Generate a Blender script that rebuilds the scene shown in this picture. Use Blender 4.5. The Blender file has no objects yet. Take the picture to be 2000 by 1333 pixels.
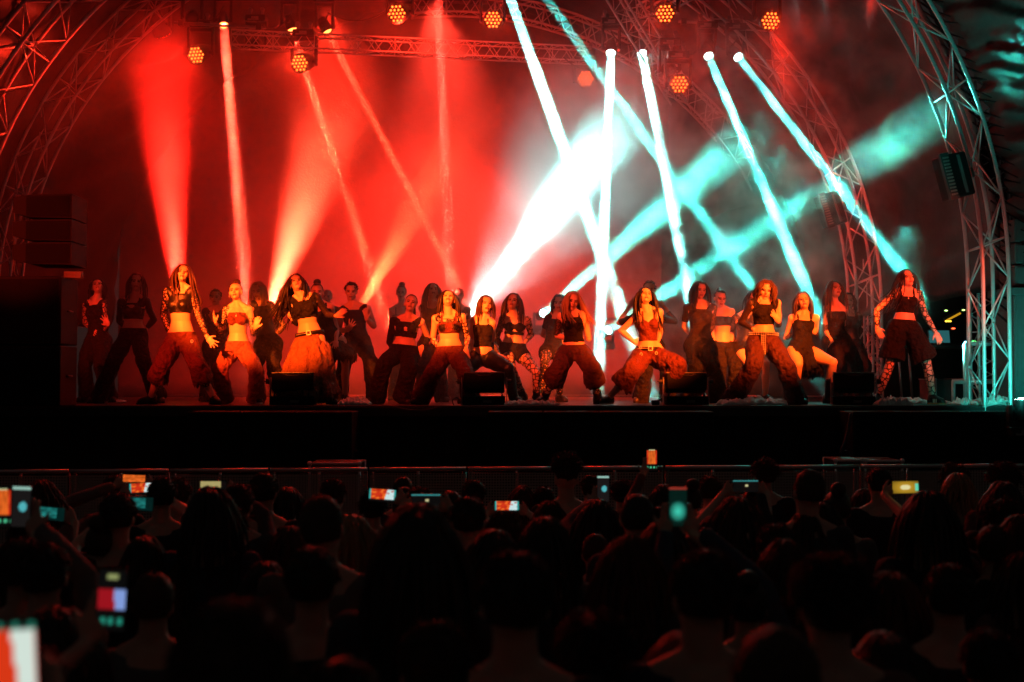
import bpy, math, random
import numpy as np
from mathutils import Vector as V, Matrix, noise as mn
R_ = random.Random(7)
sc = bpy.context.scene
# ------------------------------------------------------------------ camera, world, exposure
F = 2444.0; PITCH = math.atan((755-666.5)/F); CAMZ = 2.15; STAGE = 1.92
cam = bpy.data.cameras.new('camera'); cam_o = bpy.data.objects.new('camera', cam); sc.collection.objects.link(cam_o)
cam_o.location = (0, 0, CAMZ); cam_o.rotation_euler = (math.pi/2+PITCH, 0, 0)
cam.sensor_width = 36; cam.lens = F/2000*36; cam.clip_end = 300; cam.clip_start = .1
cam.dof.use_dof = True; cam.dof.focus_distance = 16.0; cam.dof.aperture_fstop = 2.2
sc.camera = cam_o
world = bpy.data.worlds.new('World'); sc.world = world; world.use_nodes = True
world.node_tree.nodes['Background'].inputs[0].default_value = (.012, .0098, .009, 1)
sc.view_settings.view_transform = 'Standard'; sc.view_settings.look = 'None'
sc.view_settings.exposure = 0; sc.view_settings.gamma = 1
sc.cycles.use_denoising = True
sc.cycles.volume_bounces = 1; sc.cycles.max_bounces = 6; sc.cycles.diffuse_bounces = 2; sc.cycles.glossy_bounces = 2
sc.cycles.transparent_max_bounces = 12
sc.cycles.volume_step_rate = .8; sc.cycles.volume_max_steps = 128
sc.cycles.sample_clamp_indirect = 4
RED = (1, .022, .008); DEEP = (1, .006, .004); AMBER = (1, .095, .006); TEAL = (.17, 1, .86); TEALD = (.05, 1, .80)

def P(px, py, d):
    """point of the place seen at pixel px,py of the photograph at distance d along the ground axis"""
    x = (px-1000)/F; y = (666.5-py)/F
    c, s = math.cos(PITCH), math.sin(PITCH)
    dy = c-s*y; dz = s+c*y
    return V((x*d/dy, d, CAMZ+dz*d/dy))

def light(kind, name, a, b, col, power, ang=30, size=.06, blend=.1, parent=None):
    l = bpy.data.lights.new(name, kind); o = bpy.data.objects.new(name, l); sc.collection.objects.link(o)
    l.color = col; l.energy = power
    if kind == 'SPOT':
        l.spot_size = math.radians(ang); l.spot_blend = blend; l.shadow_soft_size = size
    else:
        l.shape = 'DISK'; l.size = size; l.spread = math.radians(ang)
    m = (b-a).to_track_quat('-Z', 'Y').to_matrix().to_4x4(); m.translation = a
    if parent is not None:
        o.parent = parent; m = parent.matrix_basis.inverted() @ m
    o.matrix_basis = m
    return o

# lamps standing at the sound desk behind the camera and on the side towers (outside the frame)
def foh(px, py, d, power, ang, col=AMBER, src=(-3.5, -3.0, 6.5), blend=.6):
    light('SPOT', 'front_spot', V(src), P(px, py, d), col, power, ang, .12, blend)
FRONT = [  # pixel aimed at, depth, power, cone
 (468, 650, 16.3, 16000, 4.6, AMBER), (575, 655, 15.7, 11000, 4.4, AMBER), (868, 610, 15.8, 16000, 4.0, AMBER),
 (1265, 650, 15.7, 15000, 5.6, AMBER), (1490, 640, 15.6, 12000, 5.6, AMBER), (1568, 640, 16.3, 11000, 5.2, AMBER),
 (1105, 660, 16.0, 4500, 5.6, (1, .055, .014)), (965, 660, 16.5, 2800, 7.0, (1, .055, .014)), (350, 650, 15.6, 5200, 6.0, (1, .03, .008)),
 (1765, 640, 15.7, 4600, 5.6, (1, .055, .014)), (1400, 640, 17.4, 4500, 4.5, (1, .055, .014)), (1640, 650, 17, 3800, 4.5, (1, .055, .014)),
 (250, 640, 17.2, 4200, 7.0, (1, .03, .01)), (800, 690, 16.5, 3600, 6.0, (1, .035, .010)), (690, 640, 18, 3000, 5.0, (1, .04, .01)),
]
for px, py, d, pw, an, col in FRONT:
    foh(px, py-8, d, pw*(6.0 if col == AMBER else 3.4), an*1.15, col, src=((px-1000)/F*d*.5+(6.0 if px > 1150 else -5.0), 2.5, 8.0))
for q in (150, 500, 850, 1200, 1550, 1850): foh(q, 615, 16.8, 900, 8.5, (1, .02, .006), src=((q-1000)/F*9, -3, 7.2), blend=.8)

# ------------------------------------------------------------------ materials
MATS = {}
def nodes(name):
    m = bpy.data.materials.new(name); m.use_nodes = True; MATS[name] = m
    return m, m.node_tree, m.node_tree.nodes['Principled BSDF']
def mat(name, col, rough=.6, metal=0, spec=.5, var=.25, scale=14, bump=0.0, bscale=60, sheen=0):
    if name in MATS: return MATS[name]
    m, nt, b = nodes(name)
    b.inputs['Roughness'].default_value = rough; b.inputs['Metallic'].default_value = metal
    b.inputs['Specular IOR Level'].default_value = spec
    if sheen: b.inputs['Sheen Weight'].default_value = sheen
    tc = nt.nodes.new('ShaderNodeTexCoord'); n = nt.nodes.new('ShaderNodeTexNoise'); n.inputs['Scale'].default_value = scale; n.inputs['Detail'].default_value = 4
    mx = nt.nodes.new('ShaderNodeMix'); mx.data_type = 'RGBA'
    mx.inputs['A'].default_value = (*[c*(1-var) for c in col], 1); mx.inputs['B'].default_value = (*[min(1, c*(1+var)) for c in col], 1)
    nt.links.new(tc.outputs['Object'], n.inputs['Vector']); nt.links.new(n.outputs[0], mx.inputs['Factor']); nt.links.new(mx.outputs['Result'], b.inputs['Base Color'])
    if bump:
        n2 = nt.nodes.new('ShaderNodeTexNoise'); n2.inputs['Scale'].default_value = bscale; n2.inputs['Detail'].default_value = 3
        bp = nt.nodes.new('ShaderNodeBump'); bp.inputs['Strength'].default_value = bump; bp.inputs['Distance'].default_value = .02 if bscale > 30 else .07
        nt.links.new(tc.outputs['Object'], n2.inputs['Vector']); nt.links.new(n2.outputs[0], bp.inputs['Height']); nt.links.new(bp.outputs[0], b.inputs['Normal'])
    return m
def emis(name, col, st):
    if name in MATS: return MATS[name]
    m, nt, b = nodes(name)
    b.inputs['Base Color'].default_value = (.02, .02, .02, 1); b.inputs['Emission Color'].default_value = (*col, 1); b.inputs['Emission Strength'].default_value = st
    return m
def netmat(name, col, scale, width, hole_alpha=0.0, rnd=.9):
    """cloth with torn or knitted holes; skin shows through them"""
    if name in MATS: return MATS[name]
    m, nt, b = nodes(name); b.inputs['Base Color'].default_value = (*col, 1); b.inputs['Roughness'].default_value = .55
    tc = nt.nodes.new('ShaderNodeTexCoord'); vo = nt.nodes.new('ShaderNodeTexVoronoi'); vo.feature = 'DISTANCE_TO_EDGE'; vo.inputs['Scale'].default_value = scale; vo.inputs['Randomness'].default_value = rnd
    lt = nt.nodes.new('ShaderNodeMath'); lt.operation = 'LESS_THAN'; lt.inputs[1].default_value = width
    mx = nt.nodes.new('ShaderNodeMath'); mx.operation = 'MAXIMUM'; mx.inputs[1].default_value = hole_alpha
    nt.links.new(tc.outputs['Object'], vo.inputs['Vector']); nt.links.new(vo.outputs['Distance'], lt.inputs[0]); nt.links.new(lt.outputs[0], mx.inputs[0]); nt.links.new(mx.outputs[0], b.inputs['Alpha'])
    return m
SKIN = mat('skin', (.60, .37, .27), .48, var=.08, scale=8, sheen=.1)
SKIN_D = mat('skin_tan', (.42, .25, .17), .5, var=.1, scale=8)
LIPS = mat('lips', (.28, .07, .06), .35); EYES = mat('eye_makeup', (.07, .035, .03), .4); BROW = mat('brow', (.06, .035, .025), .8)
BLACK = mat('black_fabric', (.005, .004, .0045), .85, spec=.3, bump=.8, bscale=19)
BLACKG = mat('black_glossy_fabric', (.006, .005, .005), .38, spec=.4, bump=.3, bscale=60)
CHAR = mat('charcoal_fabric', (.015, .010, .011), .85, spec=.2, bump=.3, bscale=70)
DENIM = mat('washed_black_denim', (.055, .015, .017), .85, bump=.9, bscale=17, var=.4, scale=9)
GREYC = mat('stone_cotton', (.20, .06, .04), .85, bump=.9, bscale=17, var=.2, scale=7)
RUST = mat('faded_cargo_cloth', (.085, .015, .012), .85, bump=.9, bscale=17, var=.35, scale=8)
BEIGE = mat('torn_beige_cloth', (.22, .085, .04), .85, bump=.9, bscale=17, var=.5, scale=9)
HAIRB = mat('dark_hair', (.012, .007, .006), .42, spec=.25, var=.4, scale=60); HAIRR = mat('auburn_hair', (.045, .017, .010), .45, spec=.25, var=.4, scale=60)
HAIRY = mat('blonde_hair', (.26, .15, .07), .45, var=.35, scale=70); HAIRW = mat('brown_hair', (.055, .03, .018), .45, spec=.25, var=.4, scale=60)
NET = netmat('torn_net_dense', (.012, .01, .011), 30, .13)
SHEER = netmat('sheer_mesh', (.006, .004, .004), 260, .12, .5); FISH = netmat('torn_net', (.012, .01, .011), 17, .085)
LACE = netmat('lace', (.014, .011, .012), 70, .16, .2); SLASH = netmat('slashed_knit', (.014, .011, .012), 26, .2)
SHOE = mat('shoe_leather', (.02, .017, .016), .4); SOLE = mat('shoe_sole', (.55, .5, .42), .6); SOLEO = mat('gum_sole', (.40, .20, .08), .6)
METAL = mat('aluminium', (.62, .62, .63), .40, .45, var=.15, scale=5, bump=.1, bscale=30)
DMETAL = mat('dull_steel', (.30, .30, .31), .42, 1, var=.25, scale=6)
PLAST = mat('black_plastic', (.014, .014, .015), .42, var=.2); CAB = mat('speaker_paint', (.005, .005, .005), .7, spec=.25, bump=.4, bscale=220)
GLASSD = mat('dark_lens', (.03, .02, .02), .08, spec=.9)

# ------------------------------------------------------------------ mesh builder
def basis(d, ref=V((0, 0, 1))):
    d = d.normalized()
    if abs(d.dot(ref)) > .97: ref = V((0, 1, 0)) if abs(d.y) < .9 else V((1, 0, 0))
    u = d.cross(ref).normalized(); v = u.cross(d).normalized()
    return u, v
class MB:
    def __init__(s): s.v = []; s.f = []; s.mi = []
    def rings(s, cs, us, vs, ru, rv, n=12, cap=True, m=0, pw=1.0):
        b = len(s.v)
        for c, u, v, a, e in zip(cs, us, vs, ru, rv):
            for i in range(n):
                t = 2*math.pi*i/n; ct, st = math.cos(t), math.sin(t)
                if pw != 1: ct = math.copysign(abs(ct)**pw, ct); st = math.copysign(abs(st)**pw, st)
                s.v.append(c+u*(a*ct)+v*(e*st))
        k = len(cs)
        for j in range(k-1):
            for i in range(n):
                s.f.append((b+j*n+i, b+j*n+(i+1) % n, b+(j+1)*n+(i+1) % n, b+(j+1)*n+i)); s.mi.append(m)
        if cap:
            s.f.append(tuple(b+i for i in reversed(range(n)))); s.f.append(tuple(b+(k-1)*n+i for i in range(n))); s.mi += [m, m]
    def tube(s, pts, rs, n=10, cap=True, m=0):
        if not hasattr(rs, '__len__'): rs = [rs]*len(pts)
        us = []; vs = []; pu = None
        for i in range(len(pts)):
            d = (pts[min(i+1, len(pts)-1)]-pts[max(i-1, 0)])
            if d.length < 1e-9: d = V((0, 0, 1))
            u, v = basis(d)
            if pu is not None:
                dn = d.normalized(); u = (pu-dn*pu.dot(dn))
                u = u.normalized() if u.length > 1e-6 else basis(d)[0]; v = u.cross(dn).normalized()
            pu = u; us.append(u); vs.append(v)
        s.rings(pts, us, vs, rs, rs, n, cap, m)
    def sph(s, c, r, M=None, nu=14, nv=9, m=0):
        if not hasattr(r, '__len__'): r = (r, r, r)
        b = len(s.v); M = M or Matrix.Identity(3)
        s.v.append(c+M @ V((0, 0, -r[2])))
        for j in range(1, nv):
            ph = -math.pi/2+math.pi*j/nv
            for i in range(nu):
                t = 2*math.pi*i/nu
                s.v.append(c+M @ V((r[0]*math.cos(ph)*math.cos(t), r[1]*math.cos(ph)*math.sin(t), r[2]*math.sin(ph))))
        s.v.append(c+M @ V((0, 0, r[2]))); top = len(s.v)-1
        for i in range(nu):
            s.f.append((b, b+1+(i+1) % nu, b+1+i)); s.mi.append(m)
            e = b+1+(nv-2)*nu; s.f.append((top, e+i, e+(i+1) % nu)); s.mi.append(m)
        for j in range(nv-2):
            for i in range(nu):
                a = b+1+j*nu; s.f.append((a+i, a+(i+1) % nu, a+nu+(i+1) % nu, a+nu+i)); s.mi.append(m)
    def limb(s, a, ra, b, rb, n=12, m=0):
        s.tube([a, a.lerp(b, .5), b], [ra, (ra+rb)/2, rb], n, True, m); s.sph(a, ra, None, n, 8, m); s.sph(b, rb, None, n, 8, m)
    def box(s, c, h, M=None, m=0, bev=0.0):
        """centre, half sizes; bevelled along all edges when bev > 0"""
        M = M or Matrix.Identity(3); b = len(s.v)
        if not bev:
            for z in (-1, 1):
                for y in (-1, 1):
                    for x in (-1, 1): s.v.append(c+M @ V((x*h[0], y*h[1], z*h[2])))
            for q in ((0, 2, 3, 1), (4, 5, 7, 6), (0, 1, 5, 4), (2, 6, 7, 3), (0, 4, 6, 2), (1, 3, 7, 5)):
                s.f.append(tuple(b+i for i in q)); s.mi.append(m)
            return
        e = bev; idx = {}
        for z in (-1, 1):
            for y in (-1, 1):
                for x in (-1, 1):
                    for ax in range(3):
                        p = [x*(h[0]-e), y*(h[1]-e), z*(h[2]-e)]; p[ax] = (x, y, z)[ax]*h[ax]
                        idx[(x, y, z, ax)] = len(s.v); s.v.append(c+M @ V(p))
        def q(*k): s.f.append(tuple(idx[i] for i in k)); s.mi.append(m)
        for ax in range(3):
            o1, o2 = [a for a in range(3) if a != ax]
            for sg in (-1, 1):
                def key(a, bb):
                    t = [0, 0, 0]; t[ax] = sg; t[o1] = a; t[o2] = bb; return (t[0], t[1], t[2], ax)
                q(key(-1, -1), key(1, -1), key(1, 1), key(-1, 1))
            for a in (-1, 1):
                for bb in (-1, 1):
                    def k2(t0, fx):
                        t = [0, 0, 0]; t[ax] = t0; t[o1] = a; t[o2] = bb; return (t[0], t[1], t[2], fx)
                    q(k2(-1, o1), k2(1, o1), k2(1, o2), k2(-1, o2))
        for x in (-1, 1):
            for y in (-1, 1):
                for z in (-1, 1): q((x, y, z, 0), (x, y, z, 1), (x, y, z, 2))
    def disc(s, c, d, r, n=20, m=0):
        u, v = basis(d); b = len(s.v)
        for i in range(n):
            t = 2*math.pi*i/n; s.v.append(c+u*(r*math.cos(t))+v*(r*math.sin(t)))
        s.f.append(tuple(range(b, b+n))); s.mi.append(m)
def build(name, mb, mats, parent=None, smooth=False, fixn=True):
    me = bpy.data.meshes.new(name)
    o0 = V(parent['_loc']) if parent is not None else V((0, 0, 0))
    me.from_pydata([tuple(p-o0) for p in mb.v], [], mb.f)
    if not isinstance(mats, (list, tuple)): mats = [mats]
    for m in mats: me.materials.append(m)
    if len(mats) > 1: me.polygons.foreach_set('material_index', mb.mi)
    if fixn:
        import bmesh
        bm = bmesh.new(); bm.from_mesh(me); bmesh.ops.recalc_face_normals(bm, faces=bm.faces); bm.to_mesh(me); bm.free()
    if smooth: me.polygons.foreach_set('use_smooth', [True]*len(me.polygons))
    me.update()
    o = bpy.data.objects.new(name, me); sc.collection.objects.link(o)
    if parent is not None: o.parent = parent; o['_loc'] = tuple(o0)
    return o
def thing(name, label, cat, loc=(0, 0, 0), group=None):
    o = bpy.data.objects.new(name, None); sc.collection.objects.link(o); o.location = loc; o['_loc'] = tuple(loc)
    o.empty_display_size = .1; o['label'] = label; o['category'] = cat
    if group: o['group'] = group
    return o
def tag(o, label, cat, group=None, kind=None):
    if kind: o['kind'] = kind
    else: o['label'] = label; o['category'] = cat
    if group: o['group'] = group
    return o
JOBS = []
def remesh(name, mb, mats, parent, vox, post=None):
    o = build(name, mb, mats, parent, False, True)
    md = o.modifiers.new('r', 'REMESH'); md.mode = 'VOXEL'; md.voxel_size = vox; md.use_smooth_shade = True
    JOBS.append((o, post)); return o
def run_jobs():
    dg = bpy.context.evaluated_depsgraph_get(); dg.update()
    res = []
    for o, post in JOBS:
        me = bpy.data.meshes.new_from_object(o.evaluated_get(dg)); res.append(me)
    for (o, post), me in zip(JOBS, res):
        old = o.data; nm = old.name; o.modifiers.clear(); o.data = me; bpy.data.meshes.remove(old); me.name = nm
        if post: post(o, me)
        me.polygons.foreach_set('use_smooth', [True]*len(me.polygons)); me.update()
def get_co(me):
    a = np.empty(len(me.vertices)*3, np.float32); me.vertices.foreach_get('co', a); return a.reshape(-1, 3)
def folds(amp, fx=9, fz=2.2, seed=0, fray=0):
    """real cloth folds: push the surface along its normals with stretched noise"""
    def post(o, me):
        co = get_co(me); nr = np.empty(len(me.vertices)*3, np.float32); me.vertices.foreach_get('normal', nr); nr = nr.reshape(-1, 3)
        d = np.array([mn.noise(V((p[0]*fx+seed, p[1]*fx, p[2]*fz+(p[0]+p[1])*1.3)))+.45*mn.noise(V((p[0]*fx*2.1, p[1]*fx*2.1+seed, p[2]*fz*3.2))) for p in co], np.float32)
        zt = co[:, 2].max(); d = d*np.clip((zt-co[:, 2])/.22, .12, 1) if fx >= 8.5 and amp > .012 else d
        co = co+nr*(d*amp)[:, None]
        if fray:
            zmin = co[:, 2].min(); k = co[:, 2] < zmin+.05
            co[k, 2] += np.array([mn.noise(V((p[0]*40, p[1]*40, seed)))*fray for p in co[k]], np.float32)
        me.vertices.foreach_set('co', co.astype(np.float32).ravel())
    return post

# ------------------------------------------------------------------ haze from the smoke machines, filling the stage
def make_haze():
    mb = MB(); x0, x1, y0, y1, z0, z1 = -8.0, 5.6, 15.25, 26.2, STAGE+.012, 9.9
    mb.box(V(((x0+x1)/2, (y0+y1)/2, (z0+z1)/2)), ((x1-x0)/2, (y1-y0)/2, (z1-z0)/2))
    m = bpy.data.materials.new('haze'); m.use_nodes = True; nt = m.node_tree; nt.nodes.clear(); N = nt.nodes.new; L = nt.links.new
    out = N('ShaderNodeOutputMaterial'); pv = N('ShaderNodeVolumePrincipled'); L(pv.outputs[0], out.inputs['Volume'])
    pv.inputs['Color'].default_value = (.93, .93, .93, 1); pv.inputs['Anisotropy'].default_value = .25
    geo = N('ShaderNodeNewGeometry')
    def math_(op, a, b=None, clamp=False):
        n = N('ShaderNodeMath'); n.operation = op; n.use_clamp = clamp
        for i, x in enumerate((a, b)):
            if x is None: continue
            if isinstance(x, (int, float)): n.inputs[i].default_value = x
            else: L(x, n.inputs[i])
        return n.outputs[0]
    def nz(scale, det, lo, hi, a, b, dist=0):
        n = N('ShaderNodeTexNoise'); n.inputs['Scale'].default_value = scale; n.inputs['Detail'].default_value = det; n.inputs['Distortion'].default_value = dist
        L(geo.outputs['Position'], n.inputs['Vector'])
        r = N('ShaderNodeMapRange'); r.inputs[1].default_value = lo; r.inputs[2].default_value = hi; r.inputs[3].default_value = a; r.inputs[4].default_value = b
        L(n.outputs[0], r.inputs[0]); return r.outputs[0]
    def blob(c, rx, ry, rz, amp, fall=1.0):
        s = N('ShaderNodeVectorMath'); s.operation = 'SUBTRACT'; L(geo.outputs['Position'], s.inputs[0]); s.inputs[1].default_value = c
        d = N('ShaderNodeVectorMath'); d.operation = 'DIVIDE'; L(s.outputs[0], d.inputs[0]); d.inputs[1].default_value = (rx, ry, rz)
        ln = N('ShaderNodeVectorMath'); ln.operation = 'LENGTH'; L(d.outputs[0], ln.inputs[0])
        r = N('ShaderNodeMapRange'); r.interpolation_type = 'SMOOTHSTEP'; r.inputs[1].default_value = 0; r.inputs[2].default_value = 1; r.inputs[3].default_value = amp; r.inputs[4].default_value = 0
        L(ln.outputs['Value'], r.inputs[0]); return r.outputs[0]
    soft = nz(.6, 3, .35, .68, .35, 1.4, .4); wisp = nz(1.3, 4, .46, .60, .0, 1.9, 1.2)
    left = math_('MULTIPLY', blob((-3.2, 21.5, 4.6), 6.5, 9, 6.5, HZ['left']), soft)
    mid = math_('MULTIPLY', blob(tuple(P(1155, 310, 17.6)), 1.7, 3.0, 1.7, HZ['mid']), soft)
    right = math_('MULTIPLY', blob((3.2, 19.0, 5.2), 4.2, 6.0, 4.0, HZ['right']), wisp)
    fine = nz(2.2, 5, .45, .58, .0, 1.9, 1.4)
    puffs = None
    for px, py, d, r_, a_ in PUFFS:
        q = blob(tuple(P(px, py, d)), r_, r_*1.2, r_, a_*.45); puffs = q if puffs is None else math_('ADD', puffs, q)
    puff = math_('MULTIPLY', puffs, fine)
    pL = math_('MULTIPLY', blob(tuple(P(320, 300, 22)), 1.6, 2.2, 2.6, HZ['puffL']), soft)
    low = math_('MULTIPLY', blob((-.6, 20.5, 2.6), 3.6, 6.0, 2.4, HZ['low']), soft)
    right = math_('MULTIPLY', right, nz(2.6, 4, .43, .60, .02, 1.9, 1.0))
    tot = HZ['base']
    for t in (left, mid, right, puff, pL, low): tot = math_('ADD', t, tot)
    L(tot, pv.inputs['Density'])
    o = build('haze', mb, m); tag(o, None, None, kind='stuff')
HZ = dict(base=.003, left=.09, mid=.85, right=.20, low=.13, puffL=.05)
PUFFS = [(1755, 270, 15.95, .75, .9), (1430, 490, 18.9, .5, .5), (1305, 570, 20.4, .45, .5), (1400, 315, 16.2, .75, .8), (1270, 430, 18.1, .7, .4), (1362, 640, 17.0, .55, .9),
 (1305, 330, 18.8, .8, .8), (1262, 170, 20.1, .9, .9), (1190, 200, 20.1, .9, .8), (1420, 200, 19.6, .6, .8), (1455, 290, 19.1, .55, .9), (1505, 420, 18.4, .5, .9), (1560, 520, 17.8, .5, 1.0), (1500, 190, 19.4, .6, .7), (1560, 270, 18.8, .5, .5), (1730, 490, 17.2, .55, .9), (1640, 350, 18.1, .4, .25),
 (1080, 200, 18.9, 1.0, .6), (1560, 80, 18.3, .8, .12), (1270, 60, 18.2, .7, .15)]
# ------------------------------------------------------------------ ground, stage, backdrop, canopy
def sheet(name, x0, x1, y0, y1, z, m, nx=2, ny=2, kind='structure'):
    mb = MB()
    for j in range(ny+1):
        for i in range(nx+1): mb.v.append(V((x0+(x1-x0)*i/nx, y0+(y1-y0)*j/ny, z)))
    for j in range(ny):
        for i in range(nx):
            a = j*(nx+1)+i; mb.f.append((a, a+1, a+nx+2, a+nx+1)); mb.mi.append(0)
    o = build(name, mb, m); o['kind'] = kind; return o
sheet('ground', -90, 90, -40, 140, 0, mat('asphalt', (.045, .043, .042), .9, bump=.5, bscale=120))
STG = mat('stage_plywood', (.022, .02, .02), .38, var=.5, scale=3, bump=.15, bscale=40)
mb = MB(); mb.box(V((-1.3, 21.0, STAGE-.06)), (9.7, 6.0, .06), bev=.008); stage = build('stage_floor', mb, STG); stage['kind'] = 'structure'
SKIRT = mat('stage_skirt_cloth', (.010, .0095, .0095), .9, bump=.3, bscale=40)
t = thing('stage_skirt', 'black cloth skirt hanging below the front edge of the stage', 'stage skirt', (-1.3, 15.06, 0))
mb = MB(); n = 400
for j in range(2):
    for i in range(n+1):
        x = -11+19.4*i/n; mb.v.append(V((x, 15.10+.03*math.sin(x*11)+.02*math.sin(x*27+1), 1.79 if j else .01)))
for i in range(n): mb.f.append((i, i+1, n+2+i, n+1+i)); mb.mi.append(0)
build('cloth', mb, SKIRT, t, True)
mb = MB(); mb.box(V((-1.3, 14.99, STAGE-.075)), (9.7, .014, .055), bev=.004); build('edge_rail', mb, mat('worn_black_steel', (.03, .028, .028), .35, .6), t)

AX, AA, AZ, AB = -1.3, 6.94, 3.5, 6.5   # profile of the roof arches
def arc(th, off=0.0):
    """th 0 = right springing, pi = left springing; below springing a straight leg"""
    return V((AX+(AA+off)*math.cos(th), 0, AZ+(AB+off)*math.sin(th)))
def profile(off, n=48, lo=0.0):
    pts = [V((AX+AA+off, 0, z)) for z in np.linspace(lo, AZ-.25, 6)]
    pts += [arc(math.pi*i/n, off) for i in range(n+1)]
    pts += [V((AX-AA-off, 0, z)) for z in np.linspace(AZ-.25, lo, 6)]
    return pts
def truss(a_lines, tube_r, brace_r, name, label, cat, loc, n_cell, matl=METAL, group=None, cells=None):
    """a_lines: four chord polylines of equal length, in ring order"""
    t = thing(name, label, cat, loc, group)
    for ln in a_lines:
        mb = MB(); mb.tube(ln, tube_r, 8); build('chord', mb, matl, t, True)
    mb = MB(); k = len(a_lines[0])
    for s in range(4):
        A, B = a_lines[s], a_lines[(s+1) % 4]
        for i in range(0, k-n_cell, n_cell):
            j = i+n_cell
            mb.tube([A[i], B[j]] if (i//n_cell+s) % 2 == 0 else [B[i], A[j]], brace_r, 6)
            if (i//n_cell) % 4 == 0: mb.tube([A[i], B[i]], brace_r, 6)
    build('lattice_bracing', mb, matl, t, True)
    return t
def arch_lines(y0, y1, r0=.02, w=.32, lo=0.0, n=96, part=None):
    def res(off, y):
        p = profile(off, n, lo); p = [V((q.x, y, q.z)) for q in p]
        # resample evenly
        d = [0]
        for a, b in zip(p, p[1:]): d.append(d[-1]+(b-a).length)
        T = d[-1]; m = 118; out = []; j = 0
        rng = (0, 1) if part is None else part
        for i in range(m+1):
            s = T*(rng[0]+(rng[1]-rng[0])*i/m)
            while j < len(d)-2 and d[j+1] < s: j += 1
            f = (s-d[j])/max(1e-9, d[j+1]-d[j]); out.append(p[j].lerp(p[j+1], min(1, f)))
        return out
    return [res(r0, y0), res(r0, y1), res(r0+w, y1), res(r0+w, y0)]
truss(arch_lines(15.0, 15.5, w=.31), .026, .011, 'truss_arch', 'front aluminium roof arch whose leg stands beside the right speaker stack', 'truss', (AX+AA, 15.2, 0), 2, group='arches carrying the roof')
truss(arch_lines(20.5, 21.0, w=.40), .028, .012, 'truss_arch', 'middle roof arch glowing red, crossing in front of the dark fabric', 'truss', (AX+AA, 20.7, 0), 2, group='arches carrying the roof')
truss(arch_lines(26.0, 26.35, w=.40, part=(0, .53)), .026, .011, 'truss_arch', 'rear roof arch half lost in the smoke behind the teal beams', 'truss', (AX+AA, 26.1, 0), 2, group='arches carrying the roof')
truss(arch_lines(18.0, 19.1, r0=.06, w=.34, part=(.56, 1.0)), .034, .012, 'truss_arch', 'short arch truss with doubled tubes at the upper left corner', 'truss', (AX-AA, 18.5, 0), 4, group='arches carrying the roof')
def straight(a, b, w, h, m):
    d = b-a; u, v = basis(d); out = []
    for su, sv in ((-1, 1), (1, 1), (1, -1), (-1, -1)):
        out.append([a.lerp(b, i/m)+u*(su*w/2)+v*(sv*h/2) for i in range(m+1)])
    return out
truss(straight(P(452, 77, 20.0), P(1150, 109, 21.1), .26, .24, 36), .014, .006, 'lighting_truss', 'long straight red lit truss spanning the top of the stage', 'truss', tuple(P(452, 77, 20)), 1)
truss(straight(P(1180, -60, 19), P(1330, 190, 21), .3, .3, 12), .02, .008, 'lighting_truss', 'sloping truss piece behind the teal beam lamps', 'truss', tuple(P(1180, -60, 19)), 1)
truss(straight(P(1255, 28, 20.6), P(1420, -60, 19.6), .25, .25, 8), .02, .008, 'lighting_truss', 'short truss rising to the roof above the red lamp beside the middle arch', 'truss', tuple(P(1255, 28, 20.6)), 1)
truss(straight(V((P(1703, 500, 21.6).x, 21.6, STAGE)), V((P(1703, 500, 21.6).x, 21.6, P(1703, 505, 21.6).z)), .22, .22, 14), .022, .009, 'truss_tower', 'short upright truss tower behind the open mouthed dancer', 'truss', (P(1703, 500, 21.6).x, 21.6, STAGE), 1)
xs = P(1935, 700, 16.6).x
truss(straight(V((xs, 16.6, STAGE)), V((xs, 16.6, 6.2)), .42, .3, 18), .022, .009, 'truss_tower', 'upright truss tower next to the teal speaker stack', 'truss', (xs, 16.6, STAGE), 1)
def pipe(name, label, a, b, r):
    t = thing(name, label, 'pipe', tuple(a)); mb = MB(); mb.tube([a, b], r, 10); build('tube', mb, DMETAL, t, True)
    for f in (.08, .92): mb = MB(); mb.box(a.lerp(b, f), (r*1.7, r*1.9, r*1.9), bev=.004); build('clamp', mb, PLAST, t)
    return t
pipe('lamp_pipe', 'thin pipe carrying the left lamps above the red truss', P(340, 45, 20.2), P(520, 55, 20.3), .025)
pipe('lamp_pipe', 'thin pipe above the two brightest teal lamps', P(1175, 34, 20.6), P(1300, 42, 20.6), .025)
pipe('lamp_pipe', 'thin pipe above the two right teal lamps', P(1325, 42, 20.6), P(1452, 50, 20.6), .025)
pipe('roof_brace', 'grey diagonal tube between the front and middle arches at the top', P(1540, 48, 20.3), P(1660, -30, 17.5), .03)
pipe('guy_wire', 'thin horizontal rail behind the centre dancers', P(1080, 623, 24), P(1240, 623, 24), .018)
# handrail frame at the right rear of the stage
t = thing('handrail_frame', 'grey tubular stair railing at the right edge of the stage', 'railing', (P(1920, 700, 16.3).x, 16.3, STAGE))
for a, b in (((1884, 672), (1985, 671)), ((1860, 746), (1985, 746))):
    mb = MB(); mb.tube([P(*a, 16.3), P(*b, 16.3)], .032, 10); build('rail', mb, METAL, t, True)
for x in (1884, 1862, 1952):
    mb = MB(); p = P(x, 672 if x != 1862 else 746, 16.3); mb.tube([V((p.x, 16.3, STAGE)), p], .026, 10); build('post', mb, METAL, t, True)

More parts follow.
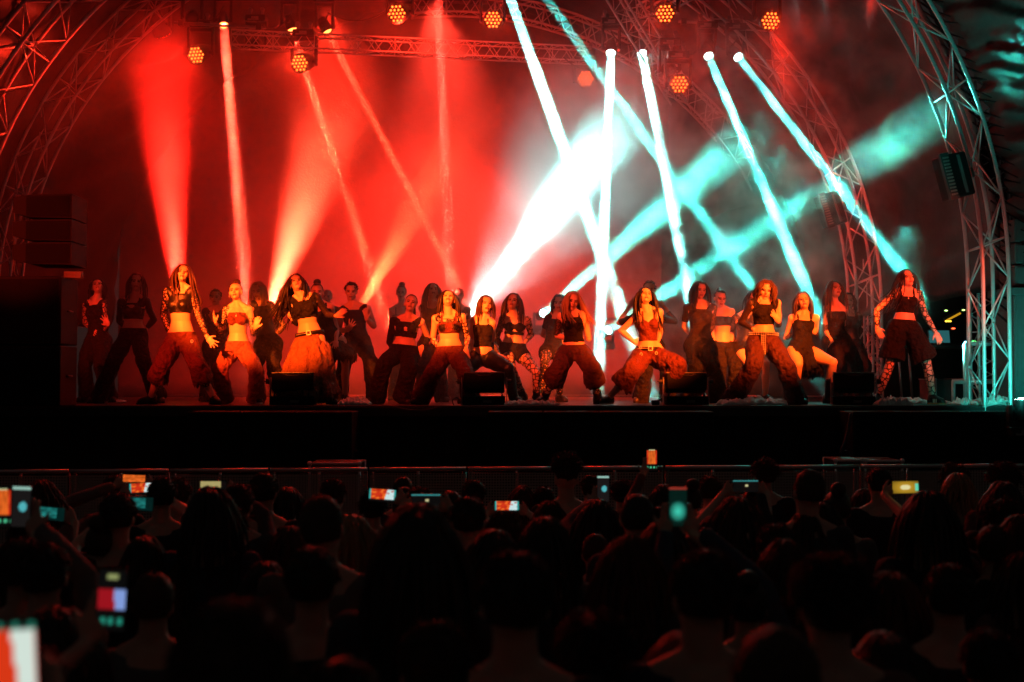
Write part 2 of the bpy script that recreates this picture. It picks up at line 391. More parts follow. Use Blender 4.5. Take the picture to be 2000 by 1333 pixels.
# backdrop and curtains
FAB = mat('backdrop_cloth', (.10, .095, .095), .9, var=.3, scale=1.2, bump=.2, bscale=20)
def curtain(name, label, cat, pts, z0, z1f, amp, m, n=160, rows=14, fold=7.0, loc=None):
    mb = MB(); L_ = [0]
    for a, b in zip(pts, pts[1:]): L_.append(L_[-1]+math.dist(a, b))
    for j in range(rows+1):
        for i in range(n+1):
            s = L_[-1]*i/n; k = 0
            while k < len(L_)-2 and L_[k+1] < s: k += 1
            f = (s-L_[k])/(L_[k+1]-L_[k]); x = pts[k][0]*(1-f)+pts[k+1][0]*f; y = pts[k][1]*(1-f)+pts[k+1][1]*f
            dx, dy = pts[k+1][0]-pts[k][0], pts[k+1][1]-pts[k][1]; l = math.hypot(dx, dy)
            zt = z1f(x); z = z0+(zt-z0)*j/rows
            o = amp*(math.sin(s*fold+.6*math.sin(z*.8))+.6*mn.noise(V((s*1.7, z*.35, y))))
            mb.v.append(V((x+dy/l*o, y-dx/l*o, z)))
    for j in range(rows):
        for i in range(n):
            a = j*(n+1)+i; mb.f.append((a, a+1, a+n+2, a+n+1)); mb.mi.append(0)
    t = thing(name, label, cat, (pts[0][0], pts[0][1], z0)); o = build('cloth', mb, m, t, True)
    sm = o.modifiers.new('thickness', 'SOLIDIFY'); sm.thickness = .01
    mb = MB(); mb.tube([V((pts[0][0], pts[0][1], z0+.03)), V((pts[-1][0], pts[-1][1], z0+.03))], .02, 8); build('bottom_pipe', mb, DMETAL, t, True)
    return t
def zarc(x, off=.55):
    q = 1-((x-AX)/(AA+off+.02))**2; return AZ+(AB+off)*math.sqrt(max(0, q))
curtain('backdrop', 'large dark backdrop glowing red through the smoke behind the dancers', 'backdrop', [(-8.5, 27.0), (4.2, 27.0)], STAGE, zarc, .05, FAB, n=200, fold=2.2)
BLK = mat('black_drape', (.006, .007, .007), .85, bump=.2, bscale=30)
curtain('black_curtain', 'black curtain closing the right rear of the stage under the arches', 'curtain', [(3.2, 26.7), (6.4, 24.4)], STAGE, lambda x: min(zarc(x, .3), P(1750, 400, 25).z+.25*(x-4.6)), .06, BLK, fold=5)
curtain('grey_curtain', 'dull grey band of cloth above the black curtain at the right rear', 'curtain', [(3.4, 26.9), (6.9, 24.8)], 4.6, lambda x: max(4.7, zarc(x, .5)), .05, mat('grey_cloth', (.016, .019, .019), .85), fold=3)
curtain('black_curtain', 'black sheet added behind the railing to hide the grey surroundings', 'curtain', [(5.2, 27.3), (9.5, 26.4), (9.8, 17.0)], 0.05, lambda x: 7.5, .06, BLK, fold=5)  # added dark sheet, keeps the grey world from showing through the gap
# canopy: fabric skin stretched over the arches; sagging folds towards the audience on the right
def canopy(name, label, y0, y1, th0, th1, off, amp, m, nx, ny, swag, fan=0):
    mb = MB()
    for j in range(ny+1):
        y = y0+(y1-y0)*j/ny
        for i in range(nx+1):
            th = th0+(th1-th0)*i/nx
            s = math.sin(math.pi*((y-20.5)/5.5 % 1.0)) if swag else 1
            q = arc(th, 0); r = V((math.cos(th), 0, math.sin(th)))
            d = amp*(abs(mn.noise(V((th*7+y*fan, y*.55, 1.7))))*1.6+.5*mn.noise(V((th*19+y*fan*2, y*.9, 4.2))))
            p = q+r*(off-d*(.4+.6*s)); mb.v.append(V((p.x, y, p.z)))
    for j in range(ny):
        for i in range(nx):
            a = j*(nx+1)+i; mb.f.append((a, a+1, a+nx+2, a+nx+1)); mb.mi.append(0)
    t = thing(name, label, 'canopy', (AX, y0, 9)); o = build('fabric', mb, m, t, True)
    sm = o.modifiers.new('thickness', 'SOLIDIFY'); sm.thickness = .006
    for y in (y0, y1): mb = MB(); mb.tube([arc(th0+(th1-th0)*i/30, off+.03)+V((0, y, 0)) for i in range(31)], .02, 6); build('edge_cord', mb, PLAST, t, True)
    return t
TARP = mat('black_tarpaulin', (.009, .011, .011), .5, spec=.4, var=.3, scale=2, bump=.15, bscale=6)
canopy('roof_canopy', 'dark tarpaulin roof stretched over the arches above the stage', 15.6, 27.0, -.02, math.pi+.02, .52, .22, TARP, 220, 60, True, .25)
# draped side curtain in front of the first arch, right of the picture
mb = MB(); ny, nz = 120, 150
for j in range(nz+1):
    z = 2.3+6.7*j/nz
    for i in range(ny+1):
        f = i/ny; y = 15.45-3.0*f
        base = AX+(AA+.5)*(math.sqrt(max(0, 1-((max(z, AZ)-AZ)/(AB+.5))**2)) if z < 9.9 else 0)
        sag = z*1.0+1.5*f*f*1.2
        d = .16*mn.noise(V((f*1.2, sag*2.6, 3)))+.09*mn.noise(V((f*3, sag*6.5, 8)))+.03*mn.noise(V((f*8, sag*15, 1)))
        mb.v.append(V((base+.1+.45*f+d*1.5, y, z)))
for j in range(nz):
    for i in range(ny):
        a = j*(ny+1)+i; mb.f.append((a, a+1, a+ny+2, a+ny+1)); mb.mi.append(0)
t = thing('side_drape', 'wrinkled teal lit tarpaulin hanging in folds at the upper right corner', 'drape', (6, 14, 2.3))
o = build('fabric', mb, mat('wet_tarpaulin', (.05, .055, .055), .8, spec=.2, bump=.15, bscale=5), t, True); sm = o.modifiers.new('thickness', 'SOLIDIFY'); sm.thickness = .006
mb = MB()   # lacing ropes along the seam between drape and arch
for k in range(46):
    z = 3.0+k*.14
    if z > 9.3: break
    x = AX+(AA+.42)*math.sqrt(1-((max(z, AZ)-AZ)/(AB+.45))**2)
    mb.tube([V((x-.06, 15.45, z+.05)), V((x+.07, 15.3, z-.12)), V((x+.22, 15.05, z-.3+.1*R_.random()))], [.012, .016, .006], 6)
build('lacing_rope', mb, BLACK, t, True)

# ------------------------------------------------------------------ lamps
LENS_T = emis('teal_lens', (.45, 1, .95), 30); LENS_A = emis('amber_lens', (1, .30, .05), 6); CELL = emis('amber_led_cell', (1, .11, .012), 6.5); RING = mat('lamp_ring', (.10, .05, .04), .3)
def moving_head(px, py, d, aim, kind, label, lens=None, drop=.42, floor=False, name='moving_head_lamp'):
    """lamp whose front glass sits at pixel px,py; base above (or below on the floor), yoke and barrel"""
    c = P(px, py, d); dr = (aim-c).normalized(); R = .150 if kind == 'wash' else (.115 if kind == 'big' else .092)
    sgn = -1 if floor else 1
    piv = c-dr*(R*1.25); top = piv+V((0, 0, sgn*drop))
    t = thing(name, label, 'stage lamp', tuple(top), 'moving head lamps rigged around the stage')
    mb = MB(); mb.box(top, (.17, .13, .055), bev=.012); base = build('base', mb, PLAST, t)
    mb = MB(); mb.box(top+V((0, -.132, -.01)), (.06, .004, .03)); mb.box(top+V((-.09, -.132, -.03)), (.03, .004, .012)); build('display', mb, DMETAL, base)
    if not floor:
        for x in (-.10, .10): mb = MB(); mb.box(top+V((x, 0, .10)), (.018, .03, .05), bev=.004); mb.tube([top+V((x, -.04, .17)), top+V((x, .04, .17))], .035, 10); build('clamp', mb, DMETAL, t)
    mb = MB(); w = R+.045
    mb.box(piv+V((0, 0, sgn*(drop-.085))), (w+.02, .05, .028), bev=.01)
    for x in (-1, 1): mb.box(piv+V((x*w, 0, sgn*(drop-.085)/2)), (.022, .06, abs(drop-.085)/2+.05), bev=.012)
    build('yoke', mb, PLAST, t)
    u, v = basis(dr); mb = MB()
    cs = [piv-dr*R*1.5, piv-dr*R*1.35, piv-dr*R*.2, piv+dr*R*1.0, piv+dr*R*1.2]; rr = [R*.55, R*.8, R*.98, R*1.05, R*1.03]
    mb.rings(cs, [u]*5, [v]*5, rr, rr, 24); mb.tube([piv-u*w, piv+u*w], .03, 10); hd = build('head', mb, PLAST, t, False)
    mb = MB(); k = 28
    mb.tube([c+dr*.004+(u*math.cos(a)+v*math.sin(a))*R*1.02 for a in [2*math.pi*i/k for i in range(k+1)]], .008, 6); build('lens_ring', mb, RING, hd, True)
    mb = MB()
    if kind == 'wash':
        mb.disc(c-dr*.006, dr, R, 24); build('lens_plate', mb, mat('lens_plate', (.05, .012, .008), .3), hd)
        mb = MB(); s = R*.40
        for q in range(-2, 3):
            for r in range(-2, 3):
                if abs(q+r) > 2: continue
                p = c+u*(s*(q+r/2))+v*(s*r*.866); mb.sph(p, (.017, .017, .017), None, 10, 6)
        build('led_cell', mb, CELL, hd, True)
    elif lens is not None:
        mb.sph(c-dr*.02, (R*.9, R*.9, .035), Matrix((u, v, dr)).transposed(), 20, 8); build('lens', mb, lens, hd, True)
    else:
        mb.sph(c-dr*.02, (R*.9, R*.9, .035), Matrix((u, v, dr)).transposed(), 20, 8); build('lens', mb, GLASSD, hd, True)
    return t, c, dr
def beam(px, py, d, aim, col, power, spread, size, lens, label, floor=False, drop=.42, name='moving_head_lamp'):
    t, c, dr = moving_head(px, py, d, aim, 'beam', label, lens, drop, floor, name)
    light('AREA', 'lamp_beam', c+dr*.03, aim, col, power, spread, size, parent=t)
    return t
B = 1.0
beam(985, -36, 19.5, P(1172, 490, 18.0), TEAL, 420*B, 1.3, .15, LENS_T, 'lamp above the frame throwing the long white beam to the centre')
beam(1040, -40, 18.8, P(1440, 520, 18.6), TEALD, 70*B, 1.1, .14, LENS_T, 'lamp above the frame throwing the thin slanting beam')
beam(1193, 104, 20.5, P(1176, 545, 18.3), TEAL, 330*B, 1.0, .13, LENS_T, 'teal lamp with a straight white beam, left of the bright pair')
beam(1254, 105, 20.5, P(1378, 730, 16.9), TEAL, 360*B, 1.3, .13, LENS_T, 'teal lamp with a slanting white beam, right of the bright pair')
beam(1384, 110, 20.5, P(1590, 600, 17.4), TEALD, 150*B, 1.4, .12, LENS_T, 'teal lamp right of the unlit lamp, beam broken by smoke')
beam(1442, 112, 20.5, P(1850, 640, 16.6), TEALD, 110*B, 1.4, .12, LENS_T, 'teal lamp beside the middle arch, beam falling on the dancer in shorts')
beam(437, 50, 20.3, P(482, 600, 18.0), (1, .05, .025), 260*B, 2.4, .14, LENS_A, 'amber lens lamp above the left end of the red truss')
beam(571, 58, 20.6, P(745, 595, 20.4), (1, .05, .02), 130*B, 1.5, .12, LENS_A, 'amber lens lamp above the red truss and the left honeycomb lamps')
beam(640, 62, 20.6, P(850, 470, 20.4), (1, .05, .02), 60*B, 1.5, .12, LENS_A, 'amber lens lamp, third along the red truss')
beam(854, -30, 20.3, P(882, 600, 20), (1, .05, .03), 90*B, 2.2, .16, LENS_A, 'lamp above the frame with a faint vertical red beam')
# lamps on the floor at the back, pointing up
beam(905, 628, 22.5, P(1215, 232, 15.3), (.3, 1, .93), 120*B, 7.0, .10, LENS_T, 'floor lamp shooting the widest white beam up to the right', True, .3, 'floor_moving_head')
light('SPOT', 'added_spill', P(908, 622, 22.3), P(1190, 262, 16), (.6, 1, .96), 4800, 26, .1, 1)  # soft spots added at this lens to spread the white glow
light('SPOT', 'added_spill', P(908, 622, 22.3), P(1212, 236, 15.3), (.3, 1, .93), 2600, 11, .1, .9)
beam(1062, 612, 22.5, P(1470, 255, 15.3), TEALD, 40*B, 5.0, .10, LENS_T, 'floor lamp behind the blonde dancer sending up a teal beam', True, .3, 'floor_moving_head')
beam(1188, 645, 22.0, P(1840, 215, 15.3), TEALD, 32*B, 5.0, .16, LENS_T, 'bright round floor lamp seen between the blonde and the leaning dancer', True, .25, 'floor_moving_head')
beam(350, 600, 22.5, P(310, 90, 15.4), (1, .012, .006), 260*B, 7.5, .16, LENS_A, 'floor lamp behind the long haired dancer sending a red column upwards', True, .3, 'floor_moving_head')
beam(528, 600, 22.5, P(660, 205, 15.4), (1, .05, .02), 210*B, 9, .20, LENS_A, 'floor lamp sending up the orange beam behind the raised arm', True, .3, 'floor_moving_head')
beam(700, 610, 22.5, P(900, 250, 15.4), (1, .07, .02), 40*B, 7, .10, LENS_A, 'floor lamp with a faint orange beam behind the man', True, .3, 'floor_moving_head')
WASH = [(383, 108, 20.2, (-.25, -1, -.45), 'honeycomb lamp hanging lowest at the far left'), (585, 124, 20.0, (-.25, -1, -.35), 'honeycomb lamp under the left part of the red truss'),
 (775, 27, 19.0, (-.2, -1, -.4), 'honeycomb lamp at the top, left of the first white beam'), (963, 39, 20.0, (.05, -1, -.35), 'honeycomb lamp at the top touching the first white beam'),
 (1144, 154, 22.0, (0, -1, -.12), 'honeycomb lamp in the smoke left of the straight white beam'), (1299, 27, 18.5, (-.1, -1, -.55), 'honeycomb lamp at the top over the teal lamps'),
 (1327, 165, 19.5, (0, -1, -.15), 'honeycomb lamp lowest on the right beside the rear arch'), (1505, 41, 18.5, (.15, -1, -.55), 'honeycomb lamp hanging on the middle arch at the top')]
for px, py, d, dv, lb in WASH:
    t, c, dr = moving_head(px, py, d, P(px, py, d)+V(dv)*5, 'wash', lb, drop=.46, name='led_wash_lamp')
    light('SPOT', 'wash_light', c+dr*.05, c+dr*3, RED, 420 if px < 1000 else 110, 110, .10, 1, t)
    if px == 1505: light('SPOT', 'wash_light', c+dr*.05, P(1640, 420, 20.2), RED, 2600, 50, .10, 1, t)  # this and the next spots are added to redden arches and truss
    if px == 775: light('SPOT', 'wash_light', c+dr*.05+V((0, .0, -.25)), P(900, 95, 20.6), RED, 700, 120, .10, 1, t)
    if px == 1327: light('SPOT', 'wash_light', c+dr*.05, P(1490, 430, 25.5), RED, 500, 40, .10, 1, t)
    if px == 383: light('SPOT', 'wash_light', c+dr*.05, P(120, 160, 19.2), RED, 2000, 60, .10, 1, t)
moving_head(375, 34, 20.2, P(360, 34, 18), 'big', 'unlit lamp with a dark glass lens at the top left', None)
moving_head(500, 88, 20.6, P(490, 100, 18), 'big', 'unlit lamp hanging in front of the red truss', None)
moving_head(1306, 136, 19.9, P(1285, 145, 18), 'big', 'unlit lamp with a dark glass lens among the teal lamps', None)
for k, (a, b) in enumerate((((380, 20), (437, 12)), ((500, 40), (571, 22)), ((640, 25), (775, 5)), ((1193, 62), (1254, 64)), ((1306, 95), (1384, 72)), ((1384, 70), (1442, 74)), ((585, 88), (640, 30)), ((1100, 112), (1200, 112)))):
    A_, B2 = P(*a, 20.3), P(*b, 20.3); mb = MB(); mb.tube([A_.lerp(B2, q/10)+V((0, .02*math.sin(q), -.22*math.sin(math.pi*q/10))) for q in range(11)], .010, 6)
    tag(build('cable', mb, PLAST, None, True), ('black cable looping from the first unlit lamp on the left', 'black cable sagging before the second lens lamp', 'black cable sagging towards the honeycomb lamp at the top', 'black cable between the two brightest teal lamps', 'black cable from the unlit lamp to the third teal lamp', 'black cable between the two right teal lamps', 'black cable above the honeycomb lamp under the red truss', 'black cable at the right end of the red truss')[k], 'cable', 'cables hanging on the lighting rig')
# red flood of the stage: two rows of wide lamps above the frame
for x, y, z, tx, tz, pw, col, an in ((-6.0, 21.5, 8.2, -4.6, 3.0, 2600, DEEP, 75), (-3.2, 21.5, 8.8, -2.6, 3.0, 12000, RED, 80), (-1.4, 22, 9.0, -.5, 2.6, 25000, (1, .035, .018), 74)):
    tt = V((tx, 26.5, tz)); s = V((x, y, z))
    q, c, dr = moving_head(1000+F*x/y, 755-(z-CAMZ)/y*F, y, tt, 'wash', 'wide red flood lamp above the frame, %s' % ('left of the backdrop' if x < -5 else 'at the middle of the left half' if x < -2 else 'over the centre'), name='led_wash_lamp')
    light('SPOT', 'flood_light', c+dr*.05, tt, col, pw, an, .15, 1, q)
# teal pool on the right edge of the stage and the teal glow on speakers and drape
q, c, dr = moving_head(1000+F*6.35/15.2, 755+F*(CAMZ-2.16)/15.2, 15.2, V((5.3, 15.4, 1.95)), 'beam', 'floor lamp just outside the frame lighting the teal pool at the right stage edge', LENS_T, .2, True, 'floor_moving_head')
light('SPOT', 'lamp_beam', c+dr*.04, V((5.85, 15.30, 1.88)), TEALD, 330, 44, .06, .8, q)
p = P(1990, 700, 17.2)
q, c, dr = moving_head(1995, 780, 14.2, P(1990, 60, 14.2), 'beam', 'added floor lamp outside the right edge below the teal drape', LENS_T, .25, True, 'floor_moving_head')
light('SPOT', 'drape_fill', V((4.9, 12.4, 2.2)), V((6.0, 14.0, 6.6)), TEALD, 420, 52, .5, 1, None)  # added unseen spot that tints the drape teal, apart from any lamp
light('SPOT', 'stack_light', V((5.6, 13.8, 2.2)), V((6.4, 15.2, 2.6)), TEALD, 130, 100, .2, 1, None)  # teal spot without a fixture, aimed at the right stack
light('SPOT', 'cool_fill', V((5.0, 23.0, 6.5)), V((2.6, 16.5, 3.0)), TEALD, 450, 50, .15, 1)  # teal fills added without lamps, for rims on the right dancers
light('SPOT', 'cool_fill', V((5.45, 17.2, 4.4)), V((4.95, 15.7, 2.9)), TEALD, 110, 60, .1, 1)
light('SPOT', 'cool_fill', V((3.2, 19.5, 4.6)), V((3.5, 16.3, 2.9)), (.3, 1, .9), 160, 50, .1, 1)

# strobe panels clamped to the arches
def strobe(px, py, d, tilt, label):
    c = P(px, py, d); M = Matrix.Rotation(tilt, 3, 'Y') @ Matrix.Rotation(math.radians(28), 3, 'Z')
    t = thing('strobe_panel', label, 'stage lamp', tuple(c), 'strobe panels on the arches')
    mb = MB(); mb.box(c, (.17, .12, .26), M, bev=.015); bd = build('housing', mb, PLAST, t)
    mb = MB(); mb.box(c+M @ V((-.19, -.10, 0)), (.075, .02, .28), M, bev=.004); fr = build('front_frame', mb, mat('strobe_frame', (.09, .10, .10), .4), t)
    mb = MB()
    for i in range(12):
        for j in range(3): mb.box(c+M @ V((-.19+(j-1)*.036, -.123, (i-5.5)*.040)), (.013, .004, .010), M)
    build('led_grid', mb, mat('led_grid', (.40, .33, .30), .3), fr)
    mb = MB(); mb.box(c+M @ V((.02, -.125, 0)), (.022, .006, .23), M); build('side_strip', mb, mat('strobe_strip', (.16, .18, .18), .35), t)
    mb = MB(); mb.box(c+M @ V((.22, 0, 0)), (.05, .03, .03), M); mb.box(c+M @ V((.28, 0, 0)), (.03, .05, .06), M, bev=.01); build('bracket', mb, DMETAL, t)
strobe(1622, 410, 19.6, -math.radians(17), 'black strobe panel tilted on the leg of the middle arch')
strobe(1862, 345, 14.8, -math.radians(14), 'black strobe panel tilted on the leg of the front arch')

# ------------------------------------------------------------------ loudspeakers
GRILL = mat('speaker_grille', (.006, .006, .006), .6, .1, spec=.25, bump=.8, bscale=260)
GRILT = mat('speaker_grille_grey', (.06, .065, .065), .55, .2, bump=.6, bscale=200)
def cabinet(name, label, cat, c, h, group=None, ang=0, grill=GRILL, box=CAB, logo=False):
    M = Matrix.Rotation(ang, 3, 'X'); t = thing(name, label, cat, (c.x, c.y, c.z-h[2]), group)
    mb = MB(); mb.box(c, h, M, bev=.012); bd = build('enclosure', mb, box, t)
    mb = MB(); mb.box(c+M @ V((0, -h[1]-.006, 0)), (h[0]-.03, .008, h[2]-.03), M, bev=.003); build('grille', mb, grill, t)
    for s in (-1, 1):
        mb = MB(); mb.tube([c+M @ V((s*(h[0]+.002), -.08, 0)), c+M @ V((s*(h[0]+.012), -.04, 0)), c+M @ V((s*(h[0]+.012), .06, 0)), c+M @ V((s*(h[0]+.002), .1, 0))], .012, 8); build('handle', mb, PLAST, t, True)
    return t
# left stack: subs, then three angled line array boxes and cables
cx = P(95, 700, 14.6).x
for i, (w, za, zb) in enumerate(((.46, 1.92, 2.62), (.46, 2.63, 3.42))):
    cabinet('subwoofer', ('lower', 'upper')[i]+' big black bass speaker in the left stack', 'speaker', V((P(78, 700, 14.6).x-.14, 14.65, (za+zb)/2)), (w, .28, (zb-za)/2-.003), 'left speaker stack')
for i, (y0, y1, bk) in enumerate(((383, 430, .0), (432, 474, .0), (476, 520, .0))):
    za, zb = P(0, y1, 14.6).z, P(0, y0, 14.6).z; x1 = P(150, 400, 14.6).x; x0 = P(36, 400, 14.6).x; c = V(((x0+x1)/2, 14.7, (za+zb)/2)); hh = (zb-za)/2
    t = thing('line_array_box', ('top', 'middle', 'lowest')[i]+' of three black array speakers on the left stack', 'speaker', (c.x, c.y, za), 'left speaker stack')
    mb = MB(); w = (x1-x0)/2; v0 = len(mb.v)
    for yy in (-.26, .26):   # wedge shaped side: narrower towards its left end
        for x, z in ((-w, -hh*.55), (-w*.45, -hh*.92), (w, -hh*.99), (w, hh*.99), (-w*.3, hh*.97), (-w, hh*.75)): mb.v.append(c+V((x, yy, z)))
    mb.f += [tuple(range(5, -1, -1)), tuple(range(6, 12))]+[(k, (k+1) % 6, 6+(k+1) % 6, 6+k) for k in range(6)]; mb.mi += [0]*8
    build('enclosure', mb, CAB, t)
    mb = MB(); mb.box(c+V((w*.2, -.266, 0)), (w*.74, .006, hh*.84), bev=.002); build('grille', mb, GRILL, t)
    mb = MB(); mb.tube([c+V((-w*.9, 0, hh*.2)), c+V((-w*1.25, 0, -.02)), c+V((-w*1.22, 0, -.2)), c+V((-w*.8, 0, -.32))], .009, 8); build('cable', mb, PLAST, t, True)
mb = MB(); c = V((P(146, 538, 14.3).x, 14.27, P(146, 538, 14.3).z)); M = Matrix.Rotation(math.radians(2), 3, 'Y')
t = thing('name_box', 'small black box with a taped name label on the left speaker stack', 'box', tuple(c))
mb.box(c, (.10, .04, .042), M, bev=.005); build('box_body', mb, PLAST, t)
mb = MB(); mb.box(c+V((-.035, -.043, 0)), (.064, .002, .030), M); lb = build('label', mb, mat('masking_tape', (.10, .07, .05), .8), t)
def text(s, loc, size, m, parent, rot=(math.pi/2, 0, 0), name='lettering', ext=.001):
    cu = bpy.data.curves.new(name, 'FONT'); cu.body = s; cu.size = size; cu.extrude = ext; cu.align_x = 'CENTER'; cu.align_y = 'CENTER'
    o = bpy.data.objects.new(name, cu); sc.collection.objects.link(o); cu.materials.append(m)
    dg = bpy.context.evaluated_depsgraph_get(); me = bpy.data.meshes.new_from_object(o.evaluated_get(dg)); bpy.data.objects.remove(o)
    o = bpy.data.objects.new(name, me); sc.collection.objects.link(o)
    if not me.materials: me.materials.append(m)
    base = V(parent['_loc'])
    o.parent = parent; o.location = loc-base; o.rotation_euler = rot; return o
text('TEXNO', c+V((-.035, -.0465, 0)), .036, PLAST, lb)
# right stack
for i, (y0, y1) in enumerate(((428, 474), (475, 516), (518, 560))):
    za, zb = P(0, y1, 15.2).z, P(0, y0, 15.2).z; x0 = P(1979, 500, 15.2).x
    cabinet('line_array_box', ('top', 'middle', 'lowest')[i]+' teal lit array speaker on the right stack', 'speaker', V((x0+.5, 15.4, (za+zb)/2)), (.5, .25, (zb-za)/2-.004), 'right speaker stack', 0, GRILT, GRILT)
za, zb = STAGE, P(0, 562, 15.2).z; x0 = P(1977, 600, 15.2).x
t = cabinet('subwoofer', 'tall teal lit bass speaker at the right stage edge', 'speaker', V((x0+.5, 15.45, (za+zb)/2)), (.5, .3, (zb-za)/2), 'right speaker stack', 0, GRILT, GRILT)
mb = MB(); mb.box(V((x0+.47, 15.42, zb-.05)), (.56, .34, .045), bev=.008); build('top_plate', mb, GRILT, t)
# bass speakers standing in front of the stage
def subrow(px0, px1, n, where, y=14.35):
    x0, x1 = P(px0, 804, y).x, P(px1, 804, y).x; w = (x1-x0)/n; zt = P(0, 804, y).z
    for i in range(n):
        for j in range(2):
            c = V((x0+w*(i+.5), y+.3, zt/4*(1+2*j)))
            cabinet('subwoofer', f"{('lower', 'upper')[j]} black bass speaker, {('first', 'second', 'third', 'fourth')[i]} of the {where} row below the stage", 'speaker', c, (w/2-.003, .3, zt/4-.002), 'bass speakers below the stage edge')
subrow(365, 688, 3, 'left'); subrow(952, 1395, 4, 'centre'); subrow(1665, 2010, 3, 'right')
# stage monitors seen from behind
def monitor(px0, px1, label, yaw=0):
    d = 15.22; x0, x1 = P(px0, 760, d).x, P(px1, 760, d).x; cx = (x0+x1)/2; w = (x1-x0)/2*.92; y = d+.25; z0 = STAGE
    t = thing('stage_monitor', label, 'monitor', (cx, y, z0), 'monitor speakers along the stage edge'); M = Matrix.Rotation(yaw, 3, 'Z'); Mt = M @ Matrix.Rotation(math.radians(-14), 3, 'X')
    o = V((cx, y, z0))
    mb = MB(); mb.box(o+V((0, 0, .057)), (w, .16, .053), M, bev=.008); bs = build('base_box', mb, CAB, t)
    mb = MB(); mb.box(o+M @ V((.04, -.163, .045)), (w*.2, .003, .015), M); build('badge', mb, mat('badge', (.12, .10, .08), .5), bs)
    mb = MB(); c = o+V((0, 0, .268)); mb.box(c, (w*.97, .10, .104), Mt, bev=.014); up = build('cabinet', mb, CAB, t)
    mb = MB(); mb.box(c+Mt @ V((0, -.002, .109)), (w*.98, .102, .008), Mt, bev=.004); build('top_lip', mb, mat('lip_paint', (.05, .045, .045), .28), up)
    mb = MB(); mb.tube([c+Mt @ V(q) for q in ((-w*.45, -.106, .092), (-w*.35, -.11, .090), (-w*.25, -.115, .072), (w*.25, -.115, .072), (w*.35, -.11, .090), (w*.45, -.106, .092))], .0065, 8); build('handle', mb, mat('lip_paint', (.05, .045, .045), .28), up, True)
    for s in (-1, 1):
        mb = MB(); mb.box(o+M @ V((s*(w+.02), 0, .17)), (.006, .035, .17), M, bev=.002); br = build('bracket', mb, DMETAL, t)
        mb = MB(); q = o+M @ V((s*(w+.045), 0, .29)); mb.tube([q-M @ V((.03, 0, 0)), q+M @ V((.03, 0, 0))], .034, 10); mb.box(q+M @ V((s*.04, 0, 0)), (.012, .008, .006), M); build('tilt_knob', mb, PLAST, br)
        mb = MB(); mb.tube([o+M @ V((s*w*.85, -.05, .108)), o+M @ V((s*w*.86, -.05, .13)), o+M @ V((s*w*.8, -.04, .17))], [.016, .008, .007], 8); build('cable_plug', mb, PLAST, t, True)
    return t
monitor(520, 612, 'stage monitor speaker in front of the dancer in the torn beige skirt')
monitor(900, 990, 'stage monitor speaker beside the crouching dancer in the black tank top')
monitor(1300, 1390, 'stage monitor speaker right of the dancer lunging in red shorts')
monitor(1634, 1722, 'stage monitor speaker reflecting teal beside the dancer in shorts', math.radians(-12))

# ------------------------------------------------------------------ small stage things
def cloth(px0, px1, y, d, h, label, over=0):
    x0, x1 = P(px0, y, d).x, P(px1, y, d).x; nx, ny = 70, 26; mb = MB(); sd = R_.random()*50
    for j in range(ny+1):
        for i in range(nx+1):
            u, v = i/nx*2-1, j/ny*2-1; e = max(0, 1-u*u)**.5*max(0, 1-v*v)**.5
            x = (x0+x1)/2+(x1-x0)/2*u*(1+.06*mn.noise(V((v*3, sd, 0)))); yy = d+.20*v*(1+.3*mn.noise(V((u*4, sd, 3))))
            z = STAGE+.004+h*e**.6*(.45+.55*abs(mn.noise(V((u*4.5, v*1.6, sd))))*1.5+.30*mn.noise(V((u*13, v*5, sd))))
            if over and v < -.15: z = z-(abs(v)-.15)*over*(1-.5*abs(u-.2)); yy = d-.03-.05*(abs(v)-.15)
            mb.v.append(V((x, yy, max(z, STAGE+.003) if not over else z)))
    for j in range(ny):
        for i in range(nx):
            a = j*(nx+1)+i; mb.f.append((a, a+1, a+nx+2, a+nx+1)); mb.mi.append(0)
    o = build('white_cloth', mb, mat('white_cotton', (.72, .68, .66), .8, var=.08, bump=.3, bscale=40), None, True)
    sm = o.modifiers.new('thickness', 'SOLIDIFY'); sm.thickness = .004; tag(o, label, 'cloth', 'white cloths dropped on the stage')
cloth(662, 724, 788, 15.45, .11, 'crumpled white cloth on the stage right of the torn beige skirt')
cloth(985, 1092, 790, 15.35, .075, 'flat white cloth on the stage right of the second monitor')
cloth(1402, 1535, 790, 15.35, .10, 'wide white cloth at the feet of the dancer in maroon trousers')
cloth(1725, 1855, 784, 16.3, .08, 'white cloth behind the sneakers of the dancer in shorts')
cloth(1866, 1905, 789, 15.6, .10, 'small rumpled white cloth lit teal near the stage corner')
cloth(1893, 2010, 790, 15.4, .12, 'teal white glowing cloth at the right stage edge')
cloth(1712, 1784, 800, 15.08, .13, 'white cloth hanging over the stage edge on the right', .26)
cloth(195, 240, 783, 18.0, .06, 'small rag on the stage behind the left dancers')
def cable(pts, r, label):
    mb = MB(); out = []
    for i in range(len(pts)-1):
        a = pts[max(0, i-1)]; b = pts[i]; c = pts[i+1]; d = pts[min(len(pts)-1, i+2)]
        for k in range(6):
            s = k/6; out.append(.5*((2*b)+(c-a)*s+(2*a-5*b+4*c-d)*s*s+(3*b-a-3*c+d)*s**3))
    out.append(pts[-1]); mb.tube(out, r, 8); tag(build('cable', mb, PLAST, None, True), label, 'cable')
cable([P(770, 795, 14.95), P(800, 801, 14.95), P(830, 802, 14.95), P(852, 797, 14.95)], .008, 'cable drooping over the stage edge left of the second monitor')
cable([P(886, 792, 15.2), P(884, 782, 15.25), P(892, 777, 15.3), P(899, 783, 15.3)], .007, 'looped cable beside the second monitor')
cable([P(1640, 889, 14.2), P(1655, 850, 14.25), P(1662, 808, 14.3)], .02, 'thick cable running down beside the right bass speakers')
